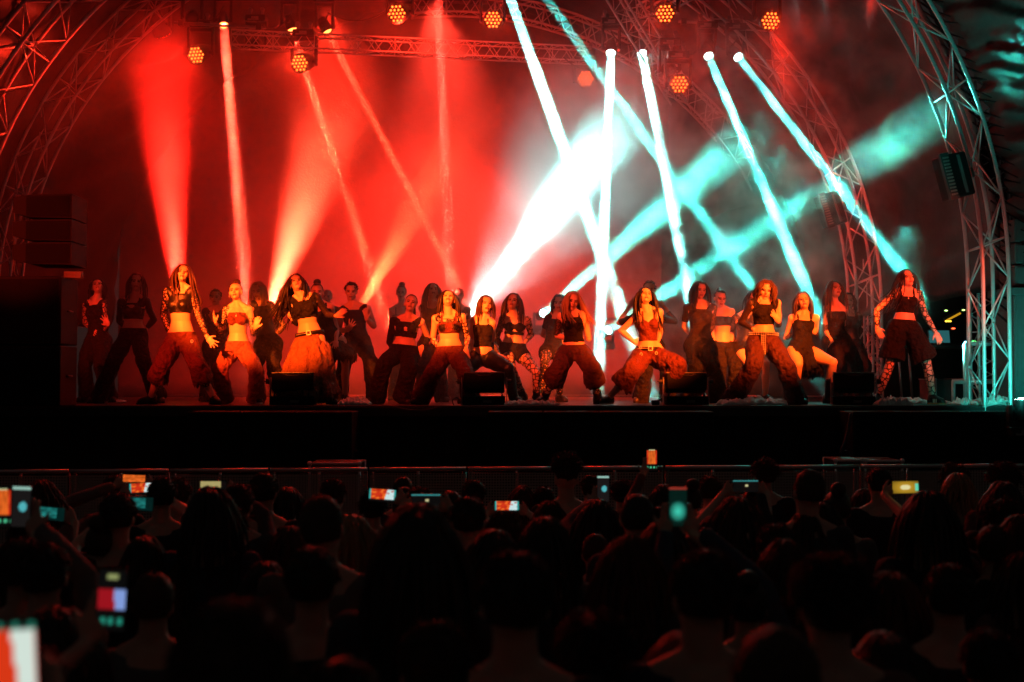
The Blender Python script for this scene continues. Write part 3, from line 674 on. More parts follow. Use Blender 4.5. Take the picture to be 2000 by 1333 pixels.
t = thing('door_stop', 'small dark gadget on the stage before the third monitor', 'gadget', tuple(P(1280, 790, 15.4)))
mb = MB(); c = V((P(1280, 790, 15.4).x, 15.4, STAGE+.03)); mb.box(c, (.05, .03, .03), bev=.01); build('body', mb, PLAST, t)
mb = MB(); mb.tube([c+V((.03, 0, .02)), c+V((.08, 0, .05))], .012, 8); build('arm', mb, PLAST, t)
# gear at the right rear
t = thing('keyboard_table', 'dark folding table with gear behind the dancer in shorts', 'table', (P(1830, 700, 19).x, 19, STAGE))
c = V((P(1835, 680, 19).x, 19, P(0, 678, 19).z)); mb = MB(); mb.box(c, (.62, .3, .02), bev=.004); build('table_top', mb, PLAST, t)
for sx in (-1, 1):
    for sy in (-1, 1): mb = MB(); mb.tube([c+V((sx*.55, sy*.25, 0)), V((c.x+sx*.5, c.y+sy*.25, STAGE))], .018, 8); build('leg', mb, DMETAL, t, True)
t = thing('laptop', 'open laptop with a teal lit lid on the rear table', 'laptop', (c.x, 19, c.z+.02))
mb = MB(); mb.box(c+V((.03, -.02, .035)), (.17, .12, .010), bev=.003); build('keyboard', mb, PLAST, t)
mb = MB(); mb.box(c+V((.03, .10, .16)), (.17, .006, .11), Matrix.Rotation(-.2, 3, 'X'), bev=.002); sc_ = build('lid', mb, PLAST, t)
mb = MB(); mb.box(c+V((.03, .090, .16)), (.155, .003, .095), Matrix.Rotation(-.2, 3, 'X')); build('screen', mb, emis('laptop_screen', (.05, .28, .30), .35), sc_)
for px, py, col, lb in ((1848, 607, (.6, 1, .25), 'tiny green yellow lamp glowing far behind, left one'), (1882, 606, (.5, 1, .2), 'tiny green yellow lamp glowing far behind, right one'), (1902, 667, (.1, 1, .15), 'tiny green indicator lamp by the truss tower'), (1862, 642, (1, .1, .03), 'tiny red indicator lamp behind the dancer in shorts')):
    c = P(px, py, 24 if py < 610 else 20); t = thing('indicator_lamp', lb, 'lamp', tuple(c)); mb = MB(); mb.tube([c+V((0, .06, 0)), c+V((0, .02, 0))], .035, 12); build('socket', mb, PLAST, t)
    mb = MB(); mb.sph(c, (.032, .02, .010)); build('bulb', mb, emis('indicator_%d' % px, col, 5), t)
t = thing('work_light', 'yellow strip light over the gear behind the dancer in shorts', 'lamp', tuple(P(1862, 625, 23)))
a, b = P(1846, 628, 23), P(1876, 612, 23); mb = MB(); mb.tube([a+V((0, .05, .03)), b+V((0, .05, .03))], .04, 8); build('shade', mb, PLAST, t)
mb = MB(); mb.tube([a, b], .018, 8); build('tube', mb, emis('work_tube', (1, .48, .02), .55), t)
mb = MB(); mb.box(P(1852, 628, 22.9), (.05, .02, .010)); build('bulb', mb, emis('work_bulb', (1, .6, .05), 4), t)
for k, (px, py) in enumerate(((1846, 770), (1880, 765), (1830, 775), (1905, 772))):
    c = P(px, py, 18+.5*k); c.z = STAGE+.17
    t = thing('flight_case', ('small case left of the railing posts', 'case behind the railing post', 'case below the laptop table', 'case behind the truss tower')[k]+', nearly black', 'case', (c.x, c.y, STAGE), 'cases stored at the right rear')
    mb = MB(); mb.box(c, (.2, .2, .166), bev=.01); build('shell', mb, PLAST, t)
    for sx in (-1, 1):
        mb = MB()
        for sz in (-1, 1): mb.tube([c+V((sx*.2, -.205, sz*.166)), c+V((sx*.2, .205, sz*.166))], .012, 6)
        mb.tube([c+V((sx*.2, -.203, -.166)), c+V((sx*.2, -.203, .166))], .012, 6); build('edge_trim', mb, DMETAL, t)

# ------------------------------------------------------------------ pit: barrier and flight cases
def case(px0, px1, py, d, label):
    x0, x1 = P(px0, py, d).x, P(px1, py, d).x; zt = P(0, py, d).z; c = V(((x0+x1)/2, d+.25, zt/2)); h = ((x1-x0)/2, .25, zt/2)
    t = thing('flight_case', label, 'case', (c.x, c.y, 0), 'flight cases in the pit')
    mb = MB(); mb.box(c, h, bev=.01); build('shell', mb, mat('case_laminate', (.05, .035, .035), .45), t)
    mb = MB()
    for sx in (-1, 1):
        for sy in (-1, 1): mb.tube([c+V((sx*h[0], sy*h[1], -h[2]+.02)), c+V((sx*h[0], sy*h[1], h[2]))], .014, 6)
    for sz in (-1, 1):
        for sy in (-1, 1): mb.tube([c+V((-h[0], sy*h[1], sz*(h[2]-.01))), c+V((h[0], sy*h[1], sz*(h[2]-.01)))], .014, 6)
    build('edge_trim', mb, METAL, t, True)
    for sx in (-1, 1): mb = MB(); mb.sph(c+V((sx*h[0], -h[1], h[2]-.01)), .028); build('ball_corner', mb, METAL, t, True)
case(605, 702, 904, 13.4, 'flight case with metal corners in the pit below the left bass speakers')
case(1632, 1684, 898, 13.4, 'reddish flight case in the pit by the thick cable')
case(1690, 1762, 899, 13.4, 'long flight case with metal corners in the pit on the right')
def perf():
    m, nt, b = nodes('perforated_sheet'); b.inputs['Base Color'].default_value = (.42, .38, .33, 1); b.inputs['Roughness'].default_value = .6; b.inputs['Metallic'].default_value = 0
    tc = nt.nodes.new('ShaderNodeTexCoord'); vo = nt.nodes.new('ShaderNodeTexVoronoi'); vo.inputs['Scale'].default_value = 38; vo.inputs['Randomness'].default_value = 0
    mp = nt.nodes.new('ShaderNodeMapping'); mp.inputs['Scale'].default_value = (1, .001, 1); lt = nt.nodes.new('ShaderNodeMath'); lt.operation = 'GREATER_THAN'; lt.inputs[1].default_value = .30
    nt.links.new(tc.outputs['Object'], mp.inputs['Vector']); nt.links.new(mp.outputs[0], vo.inputs['Vector']); nt.links.new(vo.outputs['Distance'], lt.inputs[0]); nt.links.new(lt.outputs[0], b.inputs['Alpha'])
    return m
PERF = perf(); RAILM = mat('rail_aluminium', (.55, .52, .52), .3, 1)
A0, A1 = P(-60, 922, 11.8), P(2060, 909.5, 12.0); n = 11
for i in range(n):
    a, b = A0.lerp(A1, i/n), A0.lerp(A1, (i+1)/n); u = (b-a).normalized()
    t = thing('crowd_barrier', f"perforated metal crowd barrier panel, {('first','second','third','fourth','fifth','sixth','seventh','eighth','ninth','tenth','eleventh')[i]} from the left along the pit", 'barrier', (a.x, a.y, 0), 'crowd barriers along the pit')
    mb = MB(); mb.tube([a+u*.01, b-u*.01], .020, 10); build('top_rail', mb, RAILM, t, True)
    mb = MB()
    for q in (a+u*.03, b-u*.03): mb = MB(); mb.tube([V((q.x, q.y+.05, 0)), V((q.x, q.y+.05, q.z-.02))], .022, 8); build('post', mb, PLAST, t, True)
    m_ = a.lerp(b, .5); mb = MB(); mb.box(V((m_.x, m_.y+.005, m_.z/2-.01)), ((b-a).length/2-.012, .003, m_.z/2-.03)); build('perforated_sheet', mb, PERF, t)
    mb = MB(); mb.tube([V((m_.x, m_.y+.04, 0)), V((m_.x, m_.y+.04, m_.z-.02))], .014, 8); mb.tube([V((a.x, a.y+.1, .9)), V((m_.x, m_.y+.8, .03)), V((b.x, b.y+.1, .9))], .014, 6); build('brace', mb, DMETAL, t, True)
    mb = MB(); mb.box(V((m_.x, m_.y-.35, .012)), ((b-a).length/2-.01, .34, .010)); build('foot_plate', mb, DMETAL, t)

# ------------------------------------------------------------------ people
HZ_ = V((0, 0, 1))
def head_shape(mb, M, c, s=1.0):
    """skull, jaw, nose, brows, lips and ears in head space (x right, -y face, z up); M rotation, c head centre"""
    def pt(x, y, z): return c+M @ V((x*s, y*s, z*s))
    mb.sph(pt(0, .012, .022), (.074*s, .092*s, .090*s), M, 20, 14)
    mb.sph(pt(0, -.020, -.040), (.057*s, .062*s, .072*s), M, 18, 12)
    mb.sph(pt(0, -.062, -.088), (.026*s, .022*s, .020*s), M, 12, 8)      # chin
    for x in (-1, 1):
        mb.sph(pt(x*.036, -.052, -.028), (.024*s, .022*s, .026*s), M, 12, 8)     # cheek
        mb.sph(pt(x*.076, .010, -.012), (.010*s, .020*s, .030*s), M, 10, 8)      # ear
        mb.sph(pt(x*.028, -.074, .018), (.024*s, .012*s, .008*s), M, 10, 6)      # brow
    mb.tube([pt(0, -.078, .012), pt(0, -.092, -.008), pt(0, -.104, -.026)], [.008*s, .010*s, .013*s], 8)
    mb.sph(pt(0, -.096, -.028), (.017*s, .012*s, .010*s), M, 10, 6)
    mb.sph(pt(0, -.082, -.056), (.024*s, .012*s, .0075*s), M, 10, 6); mb.sph(pt(0, -.079, -.066), (.021*s, .012*s, .008*s), M, 10, 6)
def hand(mb, w, d, n, side, s=1.0, spread=.25, curl=.35, fr=.0088):
    """palm, four fingers of different length, thumb at the side of the palm near the wrist.
    w wrist, d direction, n palm normal, side +1/-1 which side the thumb is on"""
    d = d.normalized(); x = d.cross(n).normalized()*side; n = x.cross(d).normalized()*side
    M = Matrix((x, d, n)).transposed()
    mb.sph(w+d*.045*s, (.040*s, .052*s, .017*s), M, 12, 8); mb.box(w+d*.055*s, (.036*s, .036*s, .011*s), M, bev=.006)
    for i, (o, L) in enumerate(((.030, .074), (.010, .084), (-.010, .078), (-.029, .060))):
        a = w+d*(.088-.004*abs(i-1))*s+x*o*s; dd = (d+x*o*spread*26*(.6+.4*(i != 1))).normalized()
        p1 = a+dd*L*.45*s; d2 = (dd-n*curl).normalized(); p2 = p1+d2*L*.3*s; d3 = (d2-n*curl).normalized(); p3 = p2+d3*L*.25*s
        mb.tube([a-dd*.02*s, p1, p2, p3], [fr*s*1.1, fr*s, fr*s*.95, fr*s*.75], 7)
    a = w+d*.022*s+x*.030*s; dd = (d*.75+x*(.55+spread)).normalized(); p1 = a+dd*.04*s; p2 = p1+(dd*.8+d*.5-n*curl*.3).normalized()*.032*s
    mb.tube([a-dd*.015*s, p1, p2], [fr*1.35*s, fr*1.2*s, fr*.85*s], 7)
TORSO = [(-.24, .085, .080), (-.14, .158, .112), (.0, .176, .122), (.14, .160, .108), (.34, .124, .088), (.50, .128, .094), (.70, .152, .106), (.86, .150, .094), (.95, .105, .070), (1.04, .054, .052)]
def torso_at(f, T=TORSO):
    for a, b in zip(T, T[1:]):
        if f <= b[0]:
            k = (f-a[0])/(b[0]-a[0]); k = max(0, min(1, k)); return a[1]+(b[1]-a[1])*k, a[2]+(b[2]-a[2])*k
    return T[-1][1:]
class Body: pass
def torso_rings(mb, B_, f0, f1, off, k=12, flare=0):
    cs = []; us = []; vs = []; ru = []; rv = []
    for i in range(k+1):
        f = f0+(f1-f0)*i/k; w, d = torso_at(f); q = max(0, min(1, f))
        r = B_.rp.lerp(B_.rs, q).normalized(); r = (r-B_.up*r.dot(B_.up)).normalized(); fr = r.cross(B_.up)
        cs.append(B_.p+B_.up*(B_.L*f)+fr*(-.012+.02*math.sin(q*3.1))); us.append(r); vs.append(-fr)
        ru.append((w*B_.sw*B_.s+off)*(1+flare*(1-i/k))); rv.append((d*B_.s*B_.fat+off)*(1+flare*(1-i/k)))
    mb.rings(cs, us, vs, ru, rv, 22)
def two_bone(a, e, w, L1, L2, sgn, cap=.24):
    """put the middle joint off the picture plane so that the bones keep their length"""
    d1 = (e-a).length
    off = math.sqrt(max(0, L1*L1-d1*d1)); off = min(off, cap)
    return V((e.x, e.y+sgn*off, e.z))
def arm_limb(mb, a, e, w, s, o=0.0, t0=0.0, t1=1.0):
    """t in 0..2: 0 shoulder, 1 elbow, 2 wrist"""
    R = [(0, .050), (.25, .044), (.7, .038), (1.0, .036), (1.25, .038), (1.7, .028), (2.0, .024)]
    pts = []; rs = []; n = 12
    for i in range(n+1):
        t = t0+(t1-t0)*i/n; p = a.lerp(e, t) if t <= 1 else e.lerp(w, t-1)
        for (x0, r0), (x1, r1) in zip(R, R[1:]):
            if x0 <= t <= x1+1e-6: r = r0+(r1-r0)*(t-x0)/(x1-x0); break
        pts.append(p); rs.append(r*s+o)
    mb.tube(pts, rs, 14)
    if t0 < 1 < t1: mb.sph(e, .036*s+o, None, 12, 8)
    return pts, rs
LEGR = [(0, .094), (.3, .090), (.8, .064), (1.0, .058), (1.15, .052), (1.35, .058), (1.75, .042), (2.0, .036)]
def leg_limb(mb, h, k, a, s, o=0.0, t0=0.0, t1=2.0, R=LEGR, n=16, seg=16):
    pts = []; rs = []
    for i in range(n+1):
        t = t0+(t1-t0)*i/n; p = h.lerp(k, t) if t <= 1 else k.lerp(a, t-1)
        for (x0, r0), (x1, r1) in zip(R, R[1:]):
            if x0 <= t <= x1+1e-6: r = r0+(r1-r0)*(t-x0)/(x1-x0); break
        pts.append(p); rs.append(r*s+o)
    mb.tube(pts, rs, seg)
    if t0 < 1 < t1: mb.sph(k, (rs[min(n, int(round((1-t0)/(t1-t0)*n)))]), None, 12, 8)
def rot_from(yaw, pitch, roll):
    """yaw>0 looks to the right of the picture, pitch>0 up, roll>0 tilts the crown to the right"""
    return Matrix.Rotation(math.radians(yaw), 3, 'Z') @ Matrix.Rotation(math.radians(-pitch), 3, 'X') @ Matrix.Rotation(math.radians(roll), 3, 'Y')
def face_post(c, M, s, brow=True):
    Mi = M.transposed(); cc = c
    def post(o, me):
        co = get_co(me); ctr = np.empty(len(me.polygons)*3, np.float32); me.polygons.foreach_get('center', ctr); ctr = ctr.reshape(-1, 3)
        L = np.array(o['_loc']); Mn = np.array(Mi); q = (ctr+L-np.array(cc)) @ Mn.T/s
        mi = np.zeros(len(ctr), np.int32); fr = q[:, 1] < -.045
        ax = np.abs(q[:, 0])
        mi[fr & (((ax-.031)/.016)**2+((q[:, 2]-.001)/.0085)**2 < 1)] = 1
        mi[fr & (np.abs(ax-.032) < .022) & (np.abs(q[:, 2]-.021+.12*np.abs(ax-.032)) < .0045)] = 3
        mi[fr & (ax < .023) & (np.abs(q[:, 2]+.061) < .0105)] = 2
        me.polygons.foreach_set('material_index', mi)
    return post
def hair(t, c, M, s, kind, length, m, wind=(0, 0, 0), n=64, seed=0, back=False, thick=.010, curl=.0, part=0):
    """cap that follows the skull plus many separate locks"""
    rr = random.Random(seed); mb = MB(); w = V(wind)
    a = V((.0815, .101, .100))*s*(1.0 if not back else 1.02)
    cc = c+M @ V((0, .014, .026))*s
    nu, nv = 40, 24; keep = {}; vv = {}
    for j in range(nv+1):
        ph = -math.pi/2+math.pi*j/nv
        for i in range(nu):
            th = 2*math.pi*i/nu; x, y, z = math.cos(ph)*math.cos(th), math.cos(ph)*math.sin(th), math.sin(ph)
            k = 1+.05*mn.noise(V((x*5+seed, y*5, z*5)))+(.03*mn.noise(V((x*14, y*14, z*14+seed))) if kind != 'bald' else 0)
            if kind == 'bald': k = .985
            vv[i, j] = (x, y, z, cc+M @ V((x*a.x*k, y*a.y*k, z*a.z*k)))
    idx = {}
    def ok(x, y, z): return not (y < -.28+.25*max(0, z-.35) and z < .60 and abs(x) < .93) and z > (-.62 if y > .1 else -.15)
    for j in range(nv):
        for i in range(nu):
            q = [(i, j), ((i+1) % nu, j), ((i+1) % nu, j+1), (i, j+1)]
            if all(ok(*vv[k][:3]) for k in q):
                for k in q:
                    if k not in idx: idx[k] = len(mb.v); mb.v.append(vv[k][3])
                f = tuple(idx[k] for k in q)
                if len({tuple(round(x, 6) for x in mb.v[g]) for g in f}) == 4: mb.f.append(f); mb.mi.append(0)
    if kind in ('pony', 'bun'):
        b0 = cc+M @ V((0, .065*s, .085*s))
        mb.sph(b0, (.035*s, .035*s, .035*s), M, 12, 8)
        if kind == 'bun': mb.sph(b0+M @ V((0, .02, .03))*s, (.05*s, .05*s, .045*s), M, 14, 9)
    cnt = n if kind != 'bald' else 0
    for i in range(cnt):
        az = rr.uniform(-math.radians(212), math.radians(32)); el = rr.uniform(.05, 1.35)
        az = math.radians(90)+(rr.random()*2-1)*math.radians(142); el = math.asin(rr.uniform(-.1, .98))
        if kind == 'long' and rr.random() < .3: az = math.radians(90+rr.choice((-1, 1))*rr.uniform(88, 128)); el = rr.uniform(.25, .95)
        x, y, z = math.cos(el)*math.cos(az), math.cos(el)*math.sin(az), math.sin(el)
        p = cc+M @ V((x*a.x, y*a.y, z*a.z))*1.0
        if kind in ('short', 'curly', 'flat'):
            nrm = (M @ V((x/a.x, y/a.y, z/a.z))).normalized(); L = length*rr.uniform(.5, 1.2)
            d = (nrm+V((rr.gauss(0, .4), rr.gauss(0, .4), rr.gauss(0, .3)))*(1.6 if kind == 'curly' else .8)+(V((0, 0, -.5)) if kind != 'flat' else V((0, 0, .5)))).normalized()
            pts = [p, p+d*L*.5, p+(d+V((rr.gauss(0, .5), rr.gauss(0, .5), -.5)))*L*.6]
            mb.tube(pts, [thick, thick*.8, thick*.25], 4, True); continue
        if kind == 'bun': continue
        if kind == 'pony': p = b0+V((rr.gauss(0, .01), rr.gauss(0, .01), 0)); dirv = M @ V((0, 1, .2))
        else: dirv = M @ V((x*.6, y*.6, -.4+z*.2))
        L = length*rr.uniform(.65, 1.08); k = 9; pts = [p]; ph = rr.random()*6; fx = rr.uniform(.2, 1.0)
        g = V((0, 0, -1)); v = dirv.normalized()
        for q in range(k):
            f = (q+1)/k
            v = (v*(.72)+g*.5+w*(f*fx)+V((rr.gauss(0, .06), rr.gauss(0, .06), 0))).normalized()
            pn = pts[-1]+v*(L/k)+V((math.sin(ph+f*9), math.cos(ph+f*9), 0))*curl*s
            loc = M.transposed() @ (pn-cc); e = math.sqrt((loc.x/a.x)**2+(loc.y/a.y)**2+(loc.z/a.z)**2)
            if e < 1.04: loc *= 1.04/max(e, .2); pn = cc+M @ loc
            ln = M.transposed() @ (pn-c)   # keep the face free
            if ln.y < -.02*s and abs(ln.x) < .062*s and -.12*s < ln.z < .06*s: pn += M @ V((math.copysign(.066*s-abs(ln.x), ln.x), 0, 0))
            # rest on neck and shoulders
            pts.append(pn)
        mb.tube(pts, [thick*s*(1.15-.85*(q/k)**1.5) for q in range(k+1)], 5)
    o = build('hair', mb, m, t, True, False); return o
CROPS = {1: (130, 500, 4.3), 2: (480, 510, 4.4425), 3: (700, 540, 4.937), 4: (1000, 540, 4.937), 5: (1280, 520, 4.5975), 6: (1600, 500, 4.04)}
def dancer(i, d):
    ox, oy, ks = CROPS[d['c']]; D = d['d']; face = d.get('yaw', 0)
    def W(q, dd=0.0): return P(ox+q[0]/ks, oy+q[1]/ks, D+(q[2] if len(q) > 2 else 0)+dd)
    s = d.get('s', 1.0); rng = random.Random(100+i)
    LS, RS = W(d['S'][0]), W(d['S'][1]); LE, RE = W(d['E'][0]), W(d['E'][1]); LW, RW = W(d['W'][0]), W(d['W'][1])
    PC = W(d['p']); H = W(d['h'][:2]+(d.get('hz', 0),)); B_ = Body(); B_.s = s; B_.fat = d.get('fat', 1.0)
    N = (LS+RS)/2+V((0, 0, .035))
    if 'n' in d: N = W(d['n'])
    tw = math.radians(d.get('tw', 0)); B_.rs = V((RS-LS)); B_.rs.y += math.sin(tw)*.3; B_.rp = V((1, math.sin(math.radians(d.get('ptw', d.get('tw', 0)*.5))), d.get('hip', 0)))
    B_.p = PC; B_.up = (N-PC).normalized(); B_.L = (N-PC).length; B_.rs.normalize(); B_.rp.normalize()
    B_.sw = max(.82, min(1.1, (RS-LS).length/.34))
    foot_z = STAGE
    AN = [W(q) for q in d['A']]; KN = [W(q) for q in d['K']]
    pr = (B_.rp-B_.up*B_.rp.dot(B_.up)).normalized(); pf = pr.cross(B_.up)
    hips = [PC-pr*.088*s-B_.up*.05, PC+pr*.088*s-B_.up*.05]
    for k in range(2):
        AN[k].z = foot_z+.085*s; AN[k].y = D+d.get('ay', (0, 0))[k]
        L1 = (AN[k]-hips[k]).length/2*1.0
        KN[k] = V((KN[k].x, hips[k].y, KN[k].z)); KN[k] = two_bone(hips[k], KN[k], AN[k], .43*s, .42*s, -1, .03 if (d.get('bt') or ('',))[0] == 'skirt' and not d.get('boot') else .26)
        KN[k].z = max(KN[k].z, STAGE+.30)
    es = d.get('es', (1, 1)); LE = two_bone(LS, LE, LW, .29*s, .25, es[0], .20); RE = two_bone(RS, RE, RW, .29*s, .25, es[1], .20)
    for e_, w_, z in ((LE, LW, d.get('wz', (0, 0))[0]), (RE, RW, d.get('wz', (0, 0))[1])):
        L = (V((w_.x, e_.y, w_.z))-e_).length; w_.y = e_.y-math.sqrt(max(0, (.25*s)**2-L*L)) if z == 0 else D+z
    root = V((PC.x, D, STAGE)); t = thing('person', d['lab'], 'person', root, 'dancers on the stage')
    M = rot_from(*d['h'][2:5]); hs = d.get('hs', 1.0)*1.05
    mb = MB(); torso_rings(mb, B_, -.24, 1.04, 0, 22)
    fr = B_.rs.cross(B_.up).normalized()
    if not d.get('man'):
        for x in (-1, 1): mb.sph(PC+B_.up*B_.L*.66+B_.rs*(x*.068*B_.sw)+fr*.078, (.060*s, .056*s, .060*s), None, 14, 9)
    for Q in (LS, RS):
        mb.sph(Q, .054*s, None, 14, 9); mb.limb(N-B_.up*.035, .045*s, Q, .050*s)
        mb.limb(PC+B_.up*B_.L*.78+(Q-N)*.35, .075*s, Q, .050*s); mb.limb(N.lerp(H, .34), .034*s, Q+V((0, .01, 0)), .044*s)
    hb = H+M @ V((0, .030, -.075))*hs
    mb.limb(N-B_.up*.05, .056*s, hb, .052*s*(1.15 if d.get('man') else 1))
    for a, e, w in ((LS, LE, LW), (RS, RE, RW)): arm_limb(mb, a, e, w, s*(1.2 if d.get('man') else 1), 0, 0, 2.0)
    for k, (w, e) in enumerate(((LW, LE), (RW, RE))):
        hd = d.get('H', (None, None))[k]; dr = (W(hd)-W(d['W'][k])) if hd else (w-e)
        if dr.length < .01: dr = w-e
        sp, cu = d.get('hp', ((.2, .3), (.2, .3)))[k]; side = d.get('th', (1, 1))[k]
        dr = dr+V((0, -.015, 0)); nv = V((0, -1, 0)) if abs(dr.normalized().y) < .8 else V((0, 0, 1))
        hand(mb, w-dr.normalized()*.01, dr, nv, side, s, sp, cu)
    for k in range(2):
        leg_limb(mb, hips[k], KN[k], AN[k], s*d.get('lf', 1.0)); mb.sph(hips[k], .10*s, None, 14, 9)
    head_shape(mb, M, H, hs)
    sk = SKIN_D if d.get('tan') else SKIN
    remesh('body', mb, [sk, EYES, LIPS, BROW], t, .0068, face_post(H, M, hs))
    # shoes
    for k in range(2):
        fd = V(((-.55, .55)[k]+d.get('fx', (0, 0))[k], -.8, 0)).normalized(); a = AN[k]; u = V((-fd.y, fd.x, 0)); z0 = STAGE+.004
        big = d.get('boot'); mb = MB()
        cs = [a-fd*.075, a-fd*.055, a+fd*.0, a+fd*.07, a+fd*.13, a+fd*.165]; hh = [.045, .062, .062, .045, .034, .018]; ww = [.028, .038, .042, .046, .044, .026]
        cs = [V((c.x, c.y, z0+.012+h*.98)) for c, h in zip(cs, hh)]
        mb.rings(cs, [u]*6, [V((0, 0, 1))]*6, [w*s for w in ww], [h*s for h in hh], 14, True, 0, .85)
        if big: leg_limb(mb, hips[k], KN[k], AN[k], s, .014, big, 2.02)
        else: mb.tube([a+V((0, 0, -.04)), a+V((0, 0, .035))], [.046*s, .043*s], 14)
        sh = build('shoe', mb, SHOE, t, True)
        so = MB(); so.rings([V((c.x, c.y, z)) for z, e in ((z0, .9), (z0+.02, 1)) for c in [a+fd*.045]], [u]*2, [fd]*2, [.044*s, .046*s], [.125*s, .130*s], 20, True, 0, .8)
        build('sole', so, d.get('sole', BLACK), sh)
        if d.get('stripes'):
            st = MB()
            for q in range(3):
                for sd in (-1, 1): st.box(V((a.x, a.y, z0+.045))+fd*(.035+q*.022)+u*(sd*.0465), (.0045, .003, .024), Matrix.Rotation(math.atan2(fd.x, -fd.y), 3, 'Z') @ Matrix.Rotation(.0, 3, 'X'))
            build('shoe_stripes', st, SOLE, sh)
        if d.get('laces'):
            st = MB()
            for q in range(4): p_ = V((a.x, a.y, z0+.10-q*.016))+fd*(.045+q*.02); st.tube([p_-u*.024, p_+V((0, 0, .006)), p_+u*.024], .0035, 5)
            build('laces', st, SOLE, sh, True)
    # tops
    for name, f0, f1, m in d.get('top', ()):
        mb = MB(); off = .010 if m is not SKIN else .004
        torso_rings(mb, B_, f0, min(f1, .90), off, 14)
        if not d.get('man') and f1 > .6:
            for x in (-1, 1): mb.sph(PC+B_.up*B_.L*.66+B_.rs*(x*.068*B_.sw)+fr*.080, (.068*s, .062*s, .068*s), None, 14, 9)
        if f1 >= .9:
            for Q in (LS, RS): mb.limb(PC+B_.up*B_.L*.80+(Q-N)*.35, .082*s, Q.lerp(N, .12), .052*s+.008)
        elif name in ('tank_top', 'crop_top', 'dress', 'vest', 'bodice'):
            for Q in (LS, RS):
                q = Q.lerp(N, .45)+V((0, 0, .036)); st_ = PC+B_.up*B_.L*.80+(Q-N)*.5+fr*.095
                mb.tube([PC+B_.up*B_.L*.74+(Q-N)*.45+fr*.085, st_, q+fr*.02, q-fr*.03, PC+B_.up*B_.L*.8+(Q-N)*.45-fr*.085], .015, 8)
        remesh(name, mb, m, t, .011, folds(.006, 8, 5, i))
    for k, sl in enumerate(d.get('sl', (None, None))):
        if not sl: continue
        a, e, w = ((LS, LE, LW), (RS, RE, RW))[k]; t0, t1, m = sl; mb = MB(); hole = m in (FISH, LACE, SHEER, SLASH)
        arm_limb(mb, a, e, w, s*(1.2 if d.get('man') else 1), .006 if hole else .010, t0, t1)
        if t0 <= .05: mb.sph(a, .054*s+(.006 if hole else .011), None, 14, 9)
        remesh('sleeve', mb, m, t, .010, folds(.004, 14, 14, i+k*7))
    # trousers, shorts, skirts
    bt = d.get('bt')
    if bt:
        kind, m = bt[0], bt[1]; o = bt[2] if len(bt) > 2 else .0
        prof = {'wide': (2.0, [(0, .115), (.4, .108), (.8, .098), (1.0, .096), (1.4, .102), (2.0, .122)]), 'slim': (1.97, [(0, .108), (.5, .100), (.9, .076), (1.1, .070), (1.5, .066), (2.0, .056)]),
                'culotte': (1.42, [(0, .118), (.4, .114), (.8, .108), (1.0, .108), (1.42, .132)]), 'shorts': (.88, [(0, .118), (.4, .125), (.88, .148)]), 'mini': (.30, [(0, .112), (.3, .108)]),
                'flare': (2.0, [(0, .115), (.5, .105), (.9, .088), (1.2, .094), (1.6, .13), (2.0, .165)])}
        mb = MB()
        if kind in prof:
            t1, R = prof[kind]
            for k in range(2): leg_limb(mb, hips[k], KN[k], AN[k]-V((0, 0, .03)), s, o, 0, t1, R, 18, 20); mb.sph(hips[k], .118*s+o, None, 16, 10)
            torso_rings(mb, B_, -.22, d.get('waist', .16), .020, 6)
            remesh('trousers' if kind not in ('shorts', 'mini') else 'shorts', mb, m, t, .0115, folds({'mini': .004, 'slim': .007}.get(kind, .022), 10, 4.2, i*3, .05 if kind == 'culotte' else 0))
        else:   # skirt hanging from the hips, wider towards the hem
            torso_rings(mb, B_, -.1, d.get('waist', .16), .014, 6)
            hem = (AN[0]+AN[1])/2; zz = STAGE+bt[3]; wd = bt[4]; cs = []; ru = []; rv = []
            for q in range(9):
                f = q/8; c_ = PC.lerp(V((hem.x*.6+PC.x*.4+bt[5]*f if len(bt) > 5 else hem.x*.6+PC.x*.4, D, zz)), f); cs.append(c_); ru.append(.175*s+(wd-.175)*f**.8); rv.append(.15*s+(.34-.15)*f**.6)
            mb.rings(cs, [V((1, 0, 0))]*9, [V((0, 1, 0))]*9, ru, rv, 28)
            remesh('skirt', mb, m, t, .012, folds(.040, 10, .8, i*3, .16))
    for q in d.get('tights', ()):
        mb = MB(); k, t0, t1, m = q; leg_limb(mb, hips[k], KN[k], AN[k], s*d.get('lf', 1.0), .005, t0, t1, n=20); build('tights', mb, m, t, True)
    if d.get('belt'):
        mb = MB(); torso_rings(mb, B_, d.get('waist', .16)-.075, d.get('waist', .16)+.01, .030, 2); be = build('belt', mb, BLACKG, t, True)
        mb = MB(); f = d.get('waist', .16)-.03; w_, d_ = torso_at(f); r = pr; g = r.cross(B_.up); c0 = PC+B_.up*B_.L*f
        if d['belt'] == 'studs':
            for row in (-1, 1):
                for q in range(19):
                    a = math.radians(-80+160*q/18); mb.sph(c0+r*math.sin(a)*(w_*B_.sw*s+.034)+g*math.cos(a)*(d_*s+.030)+B_.up*row*.012, .0075, None, 6, 4)
            for row in (-1, 0, 1):
                for q in range(9): mb.sph(c0+r*(row*.022-.03)+g*(d_*s+.05)-B_.up*(.03+.028*q), .007, None, 6, 4)
            build('studs', mb, METAL, be); mb = MB(); mb.box(c0+r*-.03+g*(d_*s+.038)-B_.up*.14, (.034, .006, .13), bev=.003); build('belt_end', mb, BLACKG, be)
        else:
            for q in range(10): mb.sph(c0-r*(.03+.013*q)+g*(d_*s+.031-.0011*q*q*.35), .0045, None, 6, 4)
            M2 = Matrix((r, g, B_.up)).transposed(); q0 = c0+r*.01+g*(d_*s+.040)
